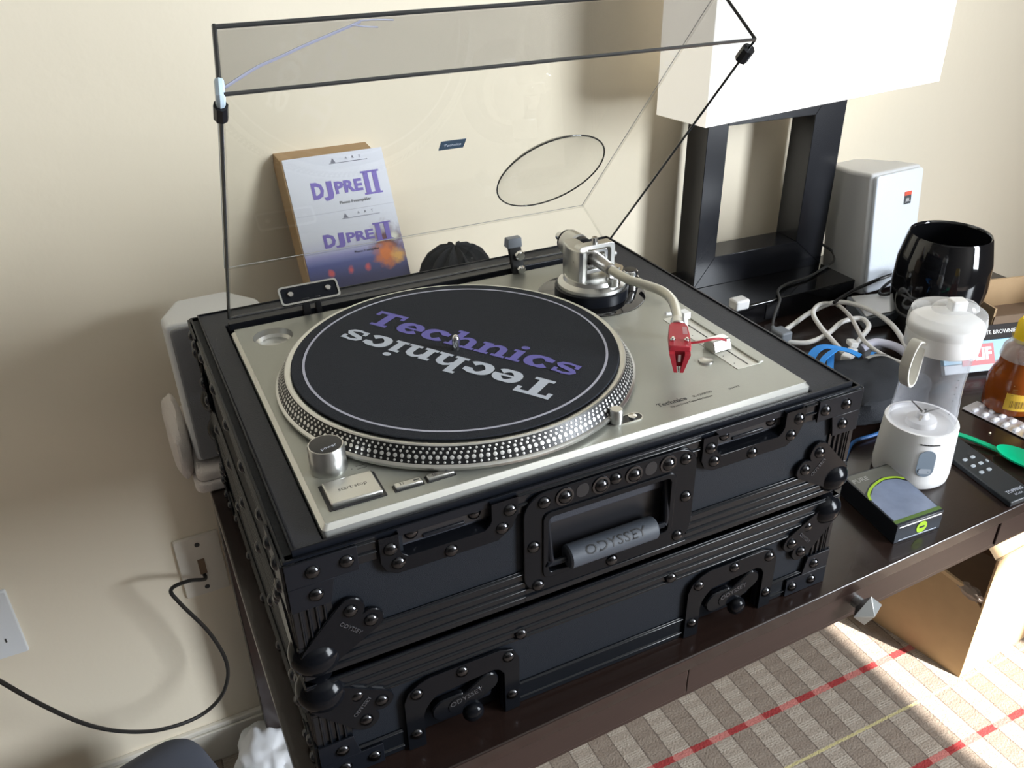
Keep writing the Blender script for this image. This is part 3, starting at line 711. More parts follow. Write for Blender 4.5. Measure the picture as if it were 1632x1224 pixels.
obj('reset_button', MB().lathe([(.0072, 0), (.0070, .0016), (.0050, .0026), (0, .0028)], (.3925, .0765, 0), 28, None, False), ALU, tt)
# tonearm
AX, AY = .3760, .2630; Y0 = .0
ta = obj('tonearm_board', MB().lathe([(.0600, -.0005), (.0600, .0006), (.0585, .0010), (0, .0010)], (AX, AY, 0), 64, None, False), BLKG, tt)
tb = obj('height_ring', MB().lathe([(.0405, .001), (.0405, .0120), (.0395, .0128), (.0380, .0130), (.0300, .0130)], (AX, AY, 0), 64, None, False), BLKS, tt)
mb = MB(); mb.lathe([(.0375, .0125), (.0372, .0165), (.0340, .0190), (.0315, .0200), (.0300, .0240), (.0240, .0250), (0, .0250)], (AX, AY, 0), 56, None, False)
ar = obj('tonearm', mb, ALU, tt)
# pillar: flat sided housing behind-left, gimbal yoke
mb = MB()
mb.prism(hull(circ(AX - .0175, AY + .002, .011, 14) + circ(AX - .0150, AY + .020, .009, 14) + circ(AX - .0200, AY - .012, .006, 10)), .020, .0585, inset=.001)
mb.prism(hull(circ(AX - .010, AY + .022, .006, 10) + circ(AX + .016, AY + .020, .006, 10)), .018, .034, inset=.001)
obj('pillar', mb, ALU, ar)
Ry = lambda a, b, d: (AX + a, AY - .004 + d, .045 + b)
obj('gimbal_yoke', MB().ring(rrect(-.0225, .0225, -.0155, .0165, .005, 4), rrect(-.0175, .0175, -.0110, .0115, .004, 4), -.006, .006, Ry), ALU, ar, bevel=.0006)
obj('gimbal_ring', MB().ring(rrect(-.0150, .0150, -.0095, .0095, .0035, 4), rrect(-.0110, .0110, -.0062, .0062, .003, 4), -.004, .008, Ry), CHROME, ar, bevel=.0005)
obj('pivot_screw', MB().cyl((AX, AY - .004, .0580), (AX, AY - .004, .0680), .0035, 16, bev=.0008).cyl((AX - .0225, AY - .004, .045), (AX - .0270, AY - .004, .045), .004, 16, bev=.001).cyl((AX + .0225, AY - .004, .045), (AX + .0270, AY - .004, .045), .004, 16, bev=.001), CHROME, ar)
obj('lift_platform', MB().prism(hull(circ(AX + .010, AY - .028, .008, 12) + circ(AX + .028, AY - .006, .008, 12)), .020, .0300, inset=.001).cyl((AX + .021, AY - .020, .0250), (AX + .021, AY - .020, .036), .0026), CHROME, ar)
P = [(AX + .0005, AY + .010, .0450), (AX, .250, .0448), (.3755, .222, .0435), (.3785, .196, .0425), (.3880, .176, .0415), (.3950, .158, .0405), (.3930, .138, .0395), (.3840, .118, .0385), (.3740, .1010, .0375), (.3695, .0950, .0370)]
tube = obj('arm_tube', MB().tube(P, .0048, 14, 6), CREAM, ar)
obj('bearing_barrel', MB().cyl((AX, AY + .014, .0450), (.3752, .222, .0437), .0085, 24, r2=.0062, bev=.001), mat('grey_bronze_metal', (.34, .32, .30), .3, .8, bump=.02), ar)
obj('rear_shaft', MB().cyl((AX, AY + .010, .045), (AX - .003, AY + .070, .046), .0048, 16), CHROME, ar)
cw = obj('counterweight', MB().cyl((AX - .0008, AY + .028, .0455), (AX - .0022, AY + .050, .0458), .0145, 40, bev=.002), ALU, ar)
obj('scale_ring', MB().cyl((AX - .0004, AY + .019, .0453), (AX - .0008, AY + .028, .0455), .0135, 40, bev=.001), BLKP, cw)
obj('cw_rear_rim', MB().cyl((AX - .0022, AY + .050, .0458), (AX - .0024, AY + .054, .0458), .0128, 32, bev=.001), BLKP, cw)
# headshell and cartridge
dv = V((-.53, -.84, -.08)).normalized(); sdv = dv.cross(V((0, 0, 1))).normalized() * -1; upv = sdv.cross(dv); upv = upv if upv.z > 0 else -upv
O = V((.3715, .0980, .0372))
def HS(a, b, d): return O + dv * a + sdv * b + upv * d     # a forward, b sideways, d up
obj('collar', MB().cyl(HS(-.003, 0, 0), HS(.0085, 0, 0), .0063, 24, bev=.001), ALU, tube)
mb = MB()
n_ = [(.0075, .0062), (.013, .0085), (.0300, .0098), (.0490, .0098), (.0500, .0085)]
poly = [(a, -b) for a, b in n_] + [(a, b) for a, b in n_[::-1]]
mb.prism(poly, -.0012, .0042, HS, inset=.0008)
hsb = obj('headshell', mb, RED, ar)
hsb['label'] = 'red headshell with two screws'
for b in (-.0062, .0062):
    obj('shell_screw', MB().cyl(HS(.0405, b, .004), HS(.0405, b, .0066), .0024, 14, bev=.0006).cyl(HS(.0405, b, .0066), HS(.0405, b, .0078), .0012, 10), CHROME, hsb)
obj('shell_label', MB().prism([(.016, .0035), (.016, .0075), (.029, .0078), (.029, .0035)], .0042, .0043, HS), mat('pink_print', (.50, .25, .27), .5, bump=.01), hsb)
mb = MB().tube([HS(.0400, .0095, .002), HS(.0400, .018, .0035), HS(.0375, .028, .0050), HS(.0345, .036, .0040), HS(.0335, .042, .0018)], .0012, 8, 5)
fl = obj('finger_lift', mb, RED, hsb)
mb = MB(); 
mb.add([HS(.028, -.0085, -.001), HS(.028, .0085, -.001), HS(.0500, .0090, -.001), HS(.0500, -.0090, -.001),
        HS(.032, -.0060, -.0150), HS(.032, .0060, -.0150), HS(.0530, .0050, -.0150), HS(.0530, -.0050, -.0150)], [(0, 1, 2, 3), (7, 6, 5, 4), (0, 4, 5, 1), (1, 5, 6, 2), (2, 6, 7, 3), (3, 7, 4, 0)])
crt = obj('cartridge', mb, REDD, hsb)
for s_ in (-1, 1):
    mb = MB(); a = s_
    mb.hexa([HS(.0485, a * .0045, -.0010), HS(.0560, a * .0045, -.0010), HS(.0560, a * .0095, -.0010), HS(.0485, a * .0095, -.0010), HS(.052, a * .0012, -.0190), HS(.0575, a * .0012, -.0190), HS(.0575, a * .0042, -.0190), HS(.052, a * .0042, -.0190)])
    obj('stylus_guard', mb, RED, crt)
obj('cartridge_logo', MB().prism([(-.0012, -.010), (.0012, -.010), (.0012, -.0035), (-.0012, -.0035)], .0531, .0534, lambda a, b, d: HS(d - .0012 + (.0015 if b < -.006 else 0), a, b)), WHP, crt)
obj('stylus', MB().tube([HS(.052, 0, -.0150), HS(.0545, 0, -.0200)], .0005, 6, 0), CHROME, crt)
# arm rest and its clip
mb = MB().cyl((.4000, .1250, 0), (.4000, .1250, .0280), .0040, 16, bev=.001)
mb.cyl((.3990, .1250, .029), (.3800, .1290, .031), .0020, 10).box((.3960, .1200, .024), (.4040, .1300, .031))
obj('arm_rest', mb, WHP, tt, bevel=.0005)
mb = MB().cyl((.4215, .2560, 0), (.4215, .2560, .0170), .0100, 28, bev=.0015).cyl((.4215, .2560, .0170), (.4215, .2560, .0230), .0085, 28, bev=.001)
obj('antiskate_dial', mb, CHROME, tt); obj('dial_face', MB().cyl((.4215, .2560, .0228), (.4215, .2560, .0236), .0070, 24), BLKP, tt)
obj('cue_lever', MB().tube([(.4330, .2480, .006), (.4350, .2300, .010), (.4380, .2150, .008)], .0022, 8, 4), BLKP, tt)

# ------------------------------------------------------------------ dust cover
th = .8563; U = V((0, -cos(th), sin(th))); Vv = V((0, -sin(th), -cos(th))); H0 = V((0, .4075, .0489)); LL, WW = .3507, .0584
XI = lambda b, left: (.0112 - .0100 * b / WW) if left else (.4462 + .0100 * b / WW)
def CP(x, a, b): return H0 + V((x, 0, 0)) + U * a + Vv * b
def CV(side_x, a, b):   # side_x 0 left,1 right with draft
    return CP(XI(b, side_x == 0), a, b)
T = .0028
mb = MB()
mb.hexa([CV(0, 0, 0), CV(1, 0, 0), CV(1, LL, 0), CV(0, LL, 0), CV(0, 0, T), CV(1, 0, T), CV(1, LL, T), CV(0, LL, T)])
cov = obj('dust_cover', mb, ACR, tt); cov['label'] = 'clear smoky acrylic dust cover, open'
obj('front_pane', MB().hexa([CV(0, LL - T, T), CV(1, LL - T, T), CV(1, LL, T), CV(0, LL, T), CV(0, LL - T, WW), CV(1, LL - T, WW), CV(1, LL, WW), CV(0, LL, WW)]), clear('smoky_clear_front', (.80, .80, .81)), cov)
obj('rear_pane', MB().hexa([CV(0, 0, T), CV(1, 0, T), CV(1, T, T), CV(0, T, T), CV(0, 0, WW), CV(1, 0, WW), CV(1, T, WW), CV(0, T, WW)]), ACR, cov)
dx = V((T, 0, 0))
obj('side_pane', MB().hexa([CV(0, T, T), CV(0, T, T) + dx, CV(0, LL - T, T) + dx, CV(0, LL - T, T), CV(0, T, WW), CV(0, T, WW) + dx, CV(0, LL - T, WW) + dx, CV(0, LL - T, WW)]), ACR, cov)
obj('side_pane', MB().hexa([CV(1, T, T) - dx, CV(1, T, T), CV(1, LL - T, T), CV(1, LL - T, T) - dx, CV(1, T, WW) - dx, CV(1, T, WW), CV(1, LL - T, WW), CV(1, LL - T, WW) - dx]), ACR, cov)
# dark polished rims where the acrylic is seen edge on
def edge(p, q, r, name='edge_line'): return obj(name, MB().tube([p, q], r, 6, 0), ACRE, cov)
edge(CV(0, T / 2, WW), CV(0, LL, WW), .0015, 'rim_edge'); edge(CV(0, LL, WW), CV(1, LL, WW), .0015, 'rim_edge'); edge(CV(1, 0, WW), CV(1, LL, WW), .0012, 'rim_edge'); edge(CV(0, T / 2, WW), CV(1, T / 2, WW), .0015, 'rim_edge')
edge(CV(0, LL, T / 2), CV(1, LL, T / 2), .0019); edge(CV(0, LL, 0), CV(0, LL, WW), .0018); edge(CV(1, LL, 0), CV(1, LL, WW), .0014)
PALE = mat('pale_acrylic_fold', (.42, .42, .40), .2, bump=.01)
for p_, q_z in ((CV(0, 0, 0), CV(1, 0, 0)), (CV(0, 0, 0), CV(0, LL, 0)), (CV(1, 0, 0), CV(1, LL, 0))): obj('fold_line', MB().tube([p_, q_z], .0004, 6, 0), PALE, cov)
for q, s_ in ((0, 1), (1, -1)):
    p = CV(q, LL - .018, WW); obj('rubber_bumper', MB().tube([p + U * .007, p - U * .007], .0052 if q == 0 else .0060, 8, 0), BLKP, cov)
mb = MB()
c0 = (.3715, .0870); pts = [(c0[0] + .0640 * cos(2 * pi * k / 48) * 1.0, c0[1] + .0660 * sin(2 * pi * k / 48)) for k in range(48)]
mb.tube([CP(a, b, -.0006) for a, b in pts] + [CP(*pts[0], -.0006)], .0009, 6, 0); obj('bulge_rim', mb, ACRE, cov)
bm_ = MB(); pr_ = [(.0635, .0), (.058, -.006), (.045, -.0095), (.025, -.0115), (0, -.012)]
vs = []; 
for i in range(40):
    a = 2 * pi * i / 40
    for r, h in pr_: vs.append(CP(c0[0] + r * cos(a), c0[1] + r * 1.03 * sin(a), h - .0003))
nn = len(pr_); bm_.add(vs, [(i * nn + k, ((i + 1) % 40) * nn + k, ((i + 1) % 40) * nn + k + 1, i * nn + k + 1) for i in range(40) for k in range(nn - 1)])
obj('clear_bulge', bm_, ACR, cov)
bd = obj('badge', MB().hexa([CP(a, b, c) for c in (T, T + .0006) for a, b in ((.2178, .1660), (.2440, .1660), (.2440, .1795), (.2178, .1795))]), mat('blue_grey_badge', (.05, .08, .12), .35, bump=.02), cov)
obj('lettering', text_mb('Technics', .0052, lambda a, b, d: CP(.2309 + a, .1727 + b, T + .0008 + d), .0001), SILP, bd)
GLUE = mat('whitish_glue', (.62, .64, .80), .25, bump=.1)
crk = MB().tube([CP(.0060, LL - T - .001, .0500), CP(.0200, LL - T - .001, .0420), CP(.0330, LL - T - .001, .0350), CP(.0465, LL - T - .001, .0300), CP(.0700, LL - T - .001, .0205), CP(.1084, LL - T - .001, .0064), CP(.1166, LL - T - .001, .003)], .0011, 6, 3)
crk.tube([CP(.1084, LL - T, .0064), CP(.118, LL - T, .009), CP(.128, LL - T, .0105)], .0006, 5, 3); crk.tube([CP(.1166, LL - T, .003), CP(.13, LL - T, .0035), CP(.142, LL - T, .0050)], .0006, 5, 3)
obj('glued_crack', crk, GLUE, cov)['label'] = 'whitish glued crack'
obj('glue_lump', MB().tube([CV(0, LL - .001, WW - .012), CV(0, LL - .001, WW), CV(0, LL - .010, WW)], .0034, 8, 3), mat('pale_blue_tape', (.50, .62, .72), .25, bump=.1), cov)
# hinges
hp_ = MB().hexa([CP(a, b, c) for c in (.0395, .0590) for a, b in ((.0575, T), (.1185, T), (.1185, T + .0035), (.0575, T + .0035))])
hg = obj('hinge', hp_, BLKS, cov, bevel=.0008)
obj('hinge_rim', MB().ring(*[[(a, b) for a, b in q] for q in (rrect(.0560, .1200, .0380, .0600, .004, 4), rrect(.0580, .1180, .0400, .0580, .003, 4))], T + .003, T + .0048, lambda a, b, d: CP(a, d, b)), ALU, hg)
for x in (.0680, .1085):
    p = CP(x, T + .003, .0480); obj('hinge_bolt', MB().cyl(p, p + U * .003, .0032, 16, bev=.0006), CHROME, hg)
obj('hinge_stem', MB().box((.0780, .3610, -.055), (.0860, .3680, .018)).box((.0920, .3610, -.055), (.0980, .3680, .018)), BLKP, hg, bevel=.0006)
br = obj('hinge_bracket', MB().hexa([(.3230, .352, 0), (.3400, .352, 0), (.3400, .357, 0), (.3230, .357, 0), (.3240, .369, .036), (.3410, .369, .036), (.3410, .374, .036), (.3240, .374, .036)]), BLKP, cov, bevel=.002)
for (x, y, z, r) in ((.3345, .3600, .0215, .0062), (.3325, .3525, .0070, .0048)): obj('hinge_bolt', MB().cyl((x, y - .001, z), (x, y - .006, z - .0015), r, 20, bev=.001), CHROME, br)
obj('bracket_hood', MB().hexa([(.3225, .364, .028), (.3415, .364, .028), (.3415, .376, .028), (.3225, .376, .028), (.3245, .367, .0385), (.3420, .367, .0385), (.3420, .377, .0385), (.3245, .377, .0385)]), GREYP, br, bevel=.001)
obj('rear_bar', MB().hexa([(.0, .3635, -.004), (.453, .3635, -.004), (.453, .372, -.004), (.0, .372, -.004), (.0, .3635, .004), (.453, .3635, .004), (.453, .372, .004), (.0, .372, .004)]), BLKS, cov, bevel=.0008)

# ------------------------------------------------------------------ table lamp
lmp = thing('table_lamp', 'tall black open-frame table lamp with a white rectangular shade', 'lamp', (.95, .60, D))
ZS = -.213
obj('base_slab', MB().box((.757, .5110, D), (1.0640, .688, ZS)), BLKG, lmp, bevel=.0015)
fa = V((.8030, .6080, ZS)); fb = V((1.0610, .5960, ZS)); e_ = (fb - fa).normalized(); nf = V((-e_.y, e_.x, 0)); FWD = .2585
def LP(u, z, d): p = fa + e_ * u + nf * d; return (p.x, p.y, z)
FT = .0560; OL = -.0140; IL, IR, IB, IT = .0250, .1960, -.160, .0600; OT = .155
BLKL = mat('black_lamp_lacquer', (.012, .013, .017), .22, bump=.03, bscale=300)
def mitre(q0, q1, q2, q3): return MB().prism([q0, q1, q2, q3], 0, FT, lambda a, b, d: LP(a, b, d))
O0, O1, O2, O3 = (OL, ZS), (FWD, ZS), (FWD, OT), (OL, OT); I0, I1, I2, I3 = (IL, IB), (IR, IB), (IR, IT), (IL, IT)
obj('frame_board', mitre(O0, O1, I1, I0), BLKL, lmp, bevel=.0008)
obj('frame_board', mitre(O1, O2, I2, I1), BLKL, lmp, bevel=.0008)
obj('frame_board', mitre(O2, O3, I3, I2), BLKL, lmp, bevel=.0008)
obj('frame_board', mitre(O3, O0, I0, I3), BLKL, lmp, bevel=.0008)
obj('lamp_stem', MB().cyl((.935, .640, OT), (.935, .640, .30), .008, 16), BLKL, lmp)
# shade: open rectangular tube, a little turned
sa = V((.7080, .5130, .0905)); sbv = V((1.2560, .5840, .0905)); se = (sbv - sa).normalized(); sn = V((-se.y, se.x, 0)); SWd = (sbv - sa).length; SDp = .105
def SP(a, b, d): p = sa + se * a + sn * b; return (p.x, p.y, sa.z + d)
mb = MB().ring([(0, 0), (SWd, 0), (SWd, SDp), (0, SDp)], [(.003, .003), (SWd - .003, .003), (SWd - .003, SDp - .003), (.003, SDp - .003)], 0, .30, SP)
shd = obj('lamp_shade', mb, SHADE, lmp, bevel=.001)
obj('shade_spider', MB().tube([SP(.004, SDp / 2, .285), SP(SWd - .004, SDp / 2, .285)], .002, 6, 0), BLKL, lmp)
# small sticker/ latch plate and buttons on the base
obj('base_socket', MB().box((.868, .5095, -.246), (.896, .5115, -.219)), BLKP, lmp)
tag(obj('phone_charger_block', MB().box((.795, .500, D + .0385), (.822, .522, D + .056)), WHP, bevel=.003), 'small white charger block standing on the black lamp base behind the case corner', 'charger')

# black lead looping round the lamp
mb = MB().tube([(1.075, .612, ZS + .030), (1.092, .600, ZS + .016), (1.080, .583, ZS + .006), (1.040, .568, ZS + .004), (.995, .552, ZS + .004), (.940, .545, ZS + .004), (.905, .528, ZS + .005), (.890, .505, ZS + .000), (.872, .492, -.225), (.856, .478, D + .010), (.842, .455, D + .004)], .0024, 8, 7)
tag(obj('power_lead', mb, mat('dark_grey_cable', (.06, .06, .06), .35, bump=.02)), 'thin dark lead looping over the black lamp base', 'cable')
mb = MB().box((.828, .424, D + .002), (.850, .452, D + .024)); mb.cyl((.842, .452, D + .013), (.848, .470, D + .013), .004, 10)
tag(obj('plug', mb, GREYP, bevel=.003), 'dark grey plug on the end of the lead below the lamp base', 'plug')

# ------------------------------------------------------------------ speakers
def speaker(name, label, bl, wdt, dep, h, yaw, tilt, front_mat, group, badge=True):
    t = thing(name, label, 'speaker', bl, group)
    M = Matrix.Translation(V(bl)) @ Matrix.Rotation(yaw, 4, 'Z') @ Matrix.Rotation(-tilt, 4, 'X')
    a = MB(); a.M = M; c = .22 * wdt
    prof_ = [(0, .006), (wdt, .006), (wdt, dep * .42), (wdt - c, dep), (c, dep), (0, dep * .42)]
    a.prism(prof_, 0, h); cab = obj('cabinet', a, SPKW, t, bevel=.006, seg=3)
    g = MB(); g.M = M; g.prism(rrect(.004, wdt - .004, .004, h - .004, .006, 4), 0, .0075, lambda x, z, d: (x, .006 - d, z)); gg = obj('grille', g, front_mat, t, bevel=.002)
    if badge:
        for z0, z1, mm in ((h - .047, h - .0405, mat('orange_red_badge', (.75, .10, .05), .5, bump=.01)), (h - .062, h - .0472, mat('dark_grey_badge', (.06, .065, .07), .5, bump=.01))):
            q = MB(); q.M = M; q.box((wdt * .62, -.0025, z0), (wdt * .62 + .0165, -.001, z1)); bo = obj('badge', q, mm, gg)
        lt = text_mb('JBL', .0082, lambda x, y, d: tuple(M @ V((wdt * .62 + .0083 + x, -.0027 - d, h - .0550 + y))), .0002); obj('lettering', lt, WHP, bo)
    f_ = MB(); f_.M = M
    for x in (.02, wdt - .02):
        for y in (.02, dep * .8): f_.cyl((x, y, -.001), (x, y, -.004), .006, 12)
    obj('foot', f_, BLKP, t)
    return t
speaker('speaker', 'white bookshelf speaker with a small red and grey badge, beside the lamp', (1.083, .503, D + .0055), .122, .125, .213, radians(3), radians(6.5), GRILLW, 'white bookshelf speakers')
speaker('speaker', 'white speaker with a grey grille on folded towels, behind the left of the case', (-.057, .466, -.2190), .118, .125, .178, radians(2), radians(9), GRILLE, 'white bookshelf speakers', False)

# folded towel under the left speaker, end hanging over the desk edge
tw = thing('towel', 'off-white towel folded in layers under the left speaker', 'towel', (0, .53, D))
for i, (z, g_) in enumerate(((D + .0005, 0), (D + .0145, .004))):
    mb = MB(); pts = hull(circ(-.060 + g_, .455 + g_, .0065, 10) + circ(-.060 + g_, .64, .0065, 10) + [(.07, .640), (.07, .4485 + g_)])
    P_ = [(-.045, 0), ]
    mb.prism(rrect(-.067 + g_, .085, .447 + g_, .640, .012, 5), z, z + .0135, inset=.0035); obj('fold', mb, TOWEL, tw, bevel=.003, seg=3)
mb = MB().blob((-.0715, .545, -.216), .0130, .080, .036, .10, 1.5, 26, 14, 3, .8); obj('rolled_end', mb, TOWEL, tw)

# ------------------------------------------------------------------ preamp carton and its neighbours behind the case
cb = thing('storage_carton', 'plain brown carton hidden low behind the case, holding up the printed box', 'box', (.20, .60, D))
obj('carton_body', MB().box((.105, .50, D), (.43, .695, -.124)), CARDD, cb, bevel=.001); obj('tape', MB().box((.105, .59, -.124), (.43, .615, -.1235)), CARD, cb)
lean = radians(28.0)
pb0 = V((.1375, .5700, -.1150)); pe = V((1, .012, 0)).normalized(); pu = V((0, sin(lean), cos(lean))); pn = pe.cross(pu) * -1     # pn points backwards
if pn.y < 0: pn = -pn
PWd, PH = .1395, .2230
def BP(a, b, d): return pb0 + pe * a + pu * b - pn * d      # d towards the viewer
def BPt(a, b, d): return tuple(BP(a, b, d))
kb_ = thing('preamp_carton', 'small white printed carton with violet lettering leaning on the wall behind the dust cover', 'box', tuple(pb0))
mb = MB().hexa([BP(-.002, 0, -.042), BP(PWd, 0, -.042), BP(PWd, 0, -.0005), BP(-.002, 0, -.0005), BP(-.007, PH + .024, -.030), BP(PWd - .016, PH + .024, -.030), BP(PWd - .012, PH - .002, -.0005), BP(-.002, PH - .002, -.0005)])
obj('carton_body', mb, CARD, kb_, bevel=.0006)
mb = MB().hexa([BP(0, 0, -.0005), BP(PWd, 0, -.0005), BP(PWd, 0, .0006), BP(0, 0, .0006), BP(0, PH, -.0005), BP(PWd, PH, -.0005), BP(PWd, PH, .0006), BP(0, PH, .0006)])
PRN = bpy.data.materials.new('concert_print'); PRN.use_nodes = True
def printmat(M):
    nt = M.node_tree; b = nt.nodes['Principled BSDF']; b.inputs['Roughness'].default_value = .4
    tc = nt.nodes.new('ShaderNodeTexCoord'); sp = nt.nodes.new('ShaderNodeSeparateXYZ'); nt.links.new(tc.outputs['Object'], sp.inputs[0])
    def mth(op, a, b_=None):
        n = nt.nodes.new('ShaderNodeMath'); n.operation = op
        for i, x in enumerate((a, b_)):
            if x is None: continue
            if isinstance(x, (int, float)): n.inputs[i].default_value = x
            else: nt.links.new(x, n.inputs[i])
        return n.outputs[0]
    z = sp.outputs[2]; x = sp.outputs[0]
    cr = nt.nodes.new('ShaderNodeValToRGB'); e = cr.color_ramp.elements
    hgt = mth('DIVIDE', z, PH * cos(lean)); nt.links.new(hgt, cr.inputs[0])
    e[0].position = .24; e[0].color = (.05, .05, .16, 1); e[1].position = .50; e[1].color = (.72, .74, .82, 1)
    for p, c in ((.34, (.09, .11, .33, 1)), (.39, (.30, .30, .58, 1)), (.44, (.62, .63, .78, 1))): el = e.new(p); el.color = c
    # warm stage glow in the lower right, red lamps along the foot
    def spot(cx, cz, r, col, src):
        d = mth('SQRT', mth('ADD', mth('POWER', mth('SUBTRACT', x, cx), 2), mth('POWER', mth('SUBTRACT', z, cz), 2)))
        nz = nt.nodes.new('ShaderNodeTexNoise'); nz.inputs['Scale'].default_value = 120; nt.links.new(tc.outputs['Object'], nz.inputs[0])
        d = mth('ADD', d, mth('MULTIPLY', mth('SUBTRACT', nz.outputs[0], .5), r * .9))
        mr = nt.nodes.new('ShaderNodeMapRange'); mr.inputs['From Min'].default_value = r * .3; mr.inputs['From Max'].default_value = r; mr.inputs['To Min'].default_value = 1; mr.inputs['To Max'].default_value = 0
        nt.links.new(d, mr.inputs[0]); n = nt.nodes.new('ShaderNodeMix'); n.data_type = 'RGBA'; nt.links.new(mr.outputs[0], n.inputs[0]); nt.links.new(src, n.inputs[6]); n.inputs[7].default_value = (*col, 1); return n.outputs[2]
    k = cos(lean)
    c = spot(.118, .092 * k, .030, (.16, .07, .08), cr.outputs[0]); c = spot(.112, .076 * k, .020, (.80, .22, .05), c); c = spot(.128, .072 * k, .012, (.85, .45, .12), c)
    for cx in (.030, .058, .082): c = spot(cx, .064 * k, .0055, (.75, .12, .14), c)
    c = spot(.128, .100 * k, .008, (.8, .8, .7), c)
    nt.links.new(c, b.inputs['Base Color'])
printmat(PRN)
fp = obj('printed_face', mb, PRN, kb_)
def letter(s_, a, b, sz, mtl, bold=0, wd=1., par=fp, d0=.0010, n_='lettering'): return obj(n_, text_mb(s_, sz, lambda x, y, d: BPt(a + x, b + y, d0 + d), .0001, bold, 0, wd), mtl, par)
def fit_text(s_, a0, a1, b0, b1, mtl, bold=.03):
    t = text_mb(s_, 1.0, lambda x, y, d: (x, y, d), 0, bold); xs = [p.x for p in t.v]; ys = [p.y for p in t.v]; X0, X1, Y0_, Y1_ = min(xs), max(xs), min(ys), max(ys)
    g = MB(); g.add([BP(a0 + (p.x - X0) / (X1 - X0) * (a1 - a0), b0 + (p.y - Y0_) / (Y1_ - Y0_) * (b1 - b0), .0010) for p in t.v], t.f); obj('lettering', g, mtl, fp)
def logo_block(b, k, cutoff=False):
    fit_text('D', .0300, .0465, b - .0115 * k, b + .0115 * k, PUR2, .05); fit_text('J', .0450, .0590, b - .0150 * k, b + .0110 * k, PUR2, .05)
    fit_text('PRE', .0620, .1010, b - .0080 * k, b + .0090 * k, PUR2, .04)
    g = MB()
    for cx in (.1080, .1210):
        for q in ((cx - .0035, cx + .0035, b - .0130 * k, b + .0160 * k), (cx - .0064, cx + .0064, b - .0150 * k, b - .0125 * k), (cx - .0064, cx + .0064, b + .0150 * k, b + .0175 * k)):
            g.prism([(q[0], q[2]), (q[1], q[2]), (q[1], q[3]), (q[0], q[3])], .0007, .0011, BP)
    obj('lettering', g, PUR2, fp)
    letter('Phono Preamplifier', .0860, b - .0205, .0058 * k, INK)
    tz = b + .0345 * k
    g = MB().prism([(.0640, tz), (.0710, tz), (.0675, tz + .0065)], .0007, .0010, BP).prism([(.0620, tz - .0012), (.1160, tz - .0012), (.1160, tz - .0004), (.0620, tz - .0004)], .0007, .0010, BP)
    obj('emblem', g, mat('grey_ink', (.22, .22, .27), .6, bump=.01), fp); letter('A     R     T', .0960, tz + .0042, .0048, MATS['grey_ink'])
logo_block(.176, 1.0); logo_block(.107, .80)
obj('fold_line', MB().prism([(0, .1445), (PWd, .1445), (PWd, .1451), (0, .1451)], .0006, .0009, BP), mat('pale_fold', (.55, .56, .64), .5, bump=.01), fp)
# scrunched black pouch
mb = MB()
vs = []; fs = []; NN = 56; cc_ = V((.340, .575, -.080))
prf = [(0, .036), (.25, .037), (.5, .034), (.72, .026), (.9, .012), (1.0, -.004), (.98, -.022), (.85, -.036), (0, -.041)]
for i in range(NN):
    a = 2 * pi * i / NN; wv = 1 + .10 * cos(a * 12)
    for r, h in prf:
        rr = r * .052 * (1 + (wv - 1) * min(1, r * 1.3)); vs.append(cc_ + V((rr * cos(a), rr * .85 * sin(a), h * 1.0 * (1 + .10 * cos(a * 12)))))
n = len(prf); mb.add(vs, [(i * n + k, ((i + 1) % NN) * n + k, ((i + 1) % NN) * n + k + 1, i * n + k + 1) for i in range(NN) for k in range(n - 1)])
tag(obj('fabric_pouch', mb, FABB), 'black gathered fabric pouch right of the printed carton, behind the dust cover', 'pouch')

# ------------------------------------------------------------------ black tumbler
VC = (1.075, .357)
prof = [(0, D), (.052, D), (.056, D + .004), (.066, D + .050), (.0705, D + .090), (.0690, D + .130), (.0605, D + .168), (.0590, D + .171), (.0570, D + .170), (.0565, D + .166), (.0640, D + .130), (.0650, D + .090), (.0600, D + .050), (.050, D + .010), (0, D + .009)]
tag(obj('tumbler', MB().lathe(prof, (*VC, 0), 64, None, False), BLKG, ang=60), 'large glossy black tumbler standing in front of the white speaker', 'cup')

# ------------------------------------------------------------------ portable blender
BD = (-.030, -.006)
bc = (.7760 + BD[0], .0980 + BD[1]); bl = thing('portable_blender', 'white portable blender with a clear jug and carry loop', 'blender', (*bc, D))
WHW = mat('white_blender_plastic', (.86, .85, .84), .32, bump=.02)
prof = [(0, D), (.0410, D), (.0440, D + .003), (.0450, D + .012), (.0425, D + .075), (.0420, D + .0765), (.0385, D + .0765), (.0375, D + .070), (.0, D + .070)]
bb_ = obj('motor_base', MB().lathe(prof, (*bc, 0), 64, None, False), WHW, bl, ang=50)
obj('blade_hub', MB().lathe([(.018, D + .070), (.017, D + .077), (.008, D + .079), (.006, D + .085), (0, D + .086)], (*bc, 0), 32, None, False), WHW, bl)
mb = MB()
for k in range(4):
    a = k * pi / 2 + .5; p = V((*bc, D + .084)); q = p + V((cos(a) * .016, sin(a) * .016, .012 if k % 2 else -.003)); s_ = V((-sin(a), cos(a), 0)) * .003
    mb.add([p - s_, p + s_, q + s_ * .3, q - s_ * .3, p - s_ + V((0, 0, .0009)), p + s_ + V((0, 0, .0009)), q + s_ * .3 + V((0, 0, .0009)), q - s_ * .3 + V((0, 0, .0009))], [(0, 3, 2, 1), (4, 5, 6, 7), (0, 1, 5, 4), (1, 2, 6, 5), (2, 3, 7, 6), (3, 0, 4, 7)])
obj('blade', mb, CHROME, bl)
z0 = D + .074; z1 = D + .186
jp = [(.0385, z0), (.0370, z0 + .020), (.0352, z0 + .045), (.0348, z0 + .060), (.0362, z0 + .085), (.0375, z1)]
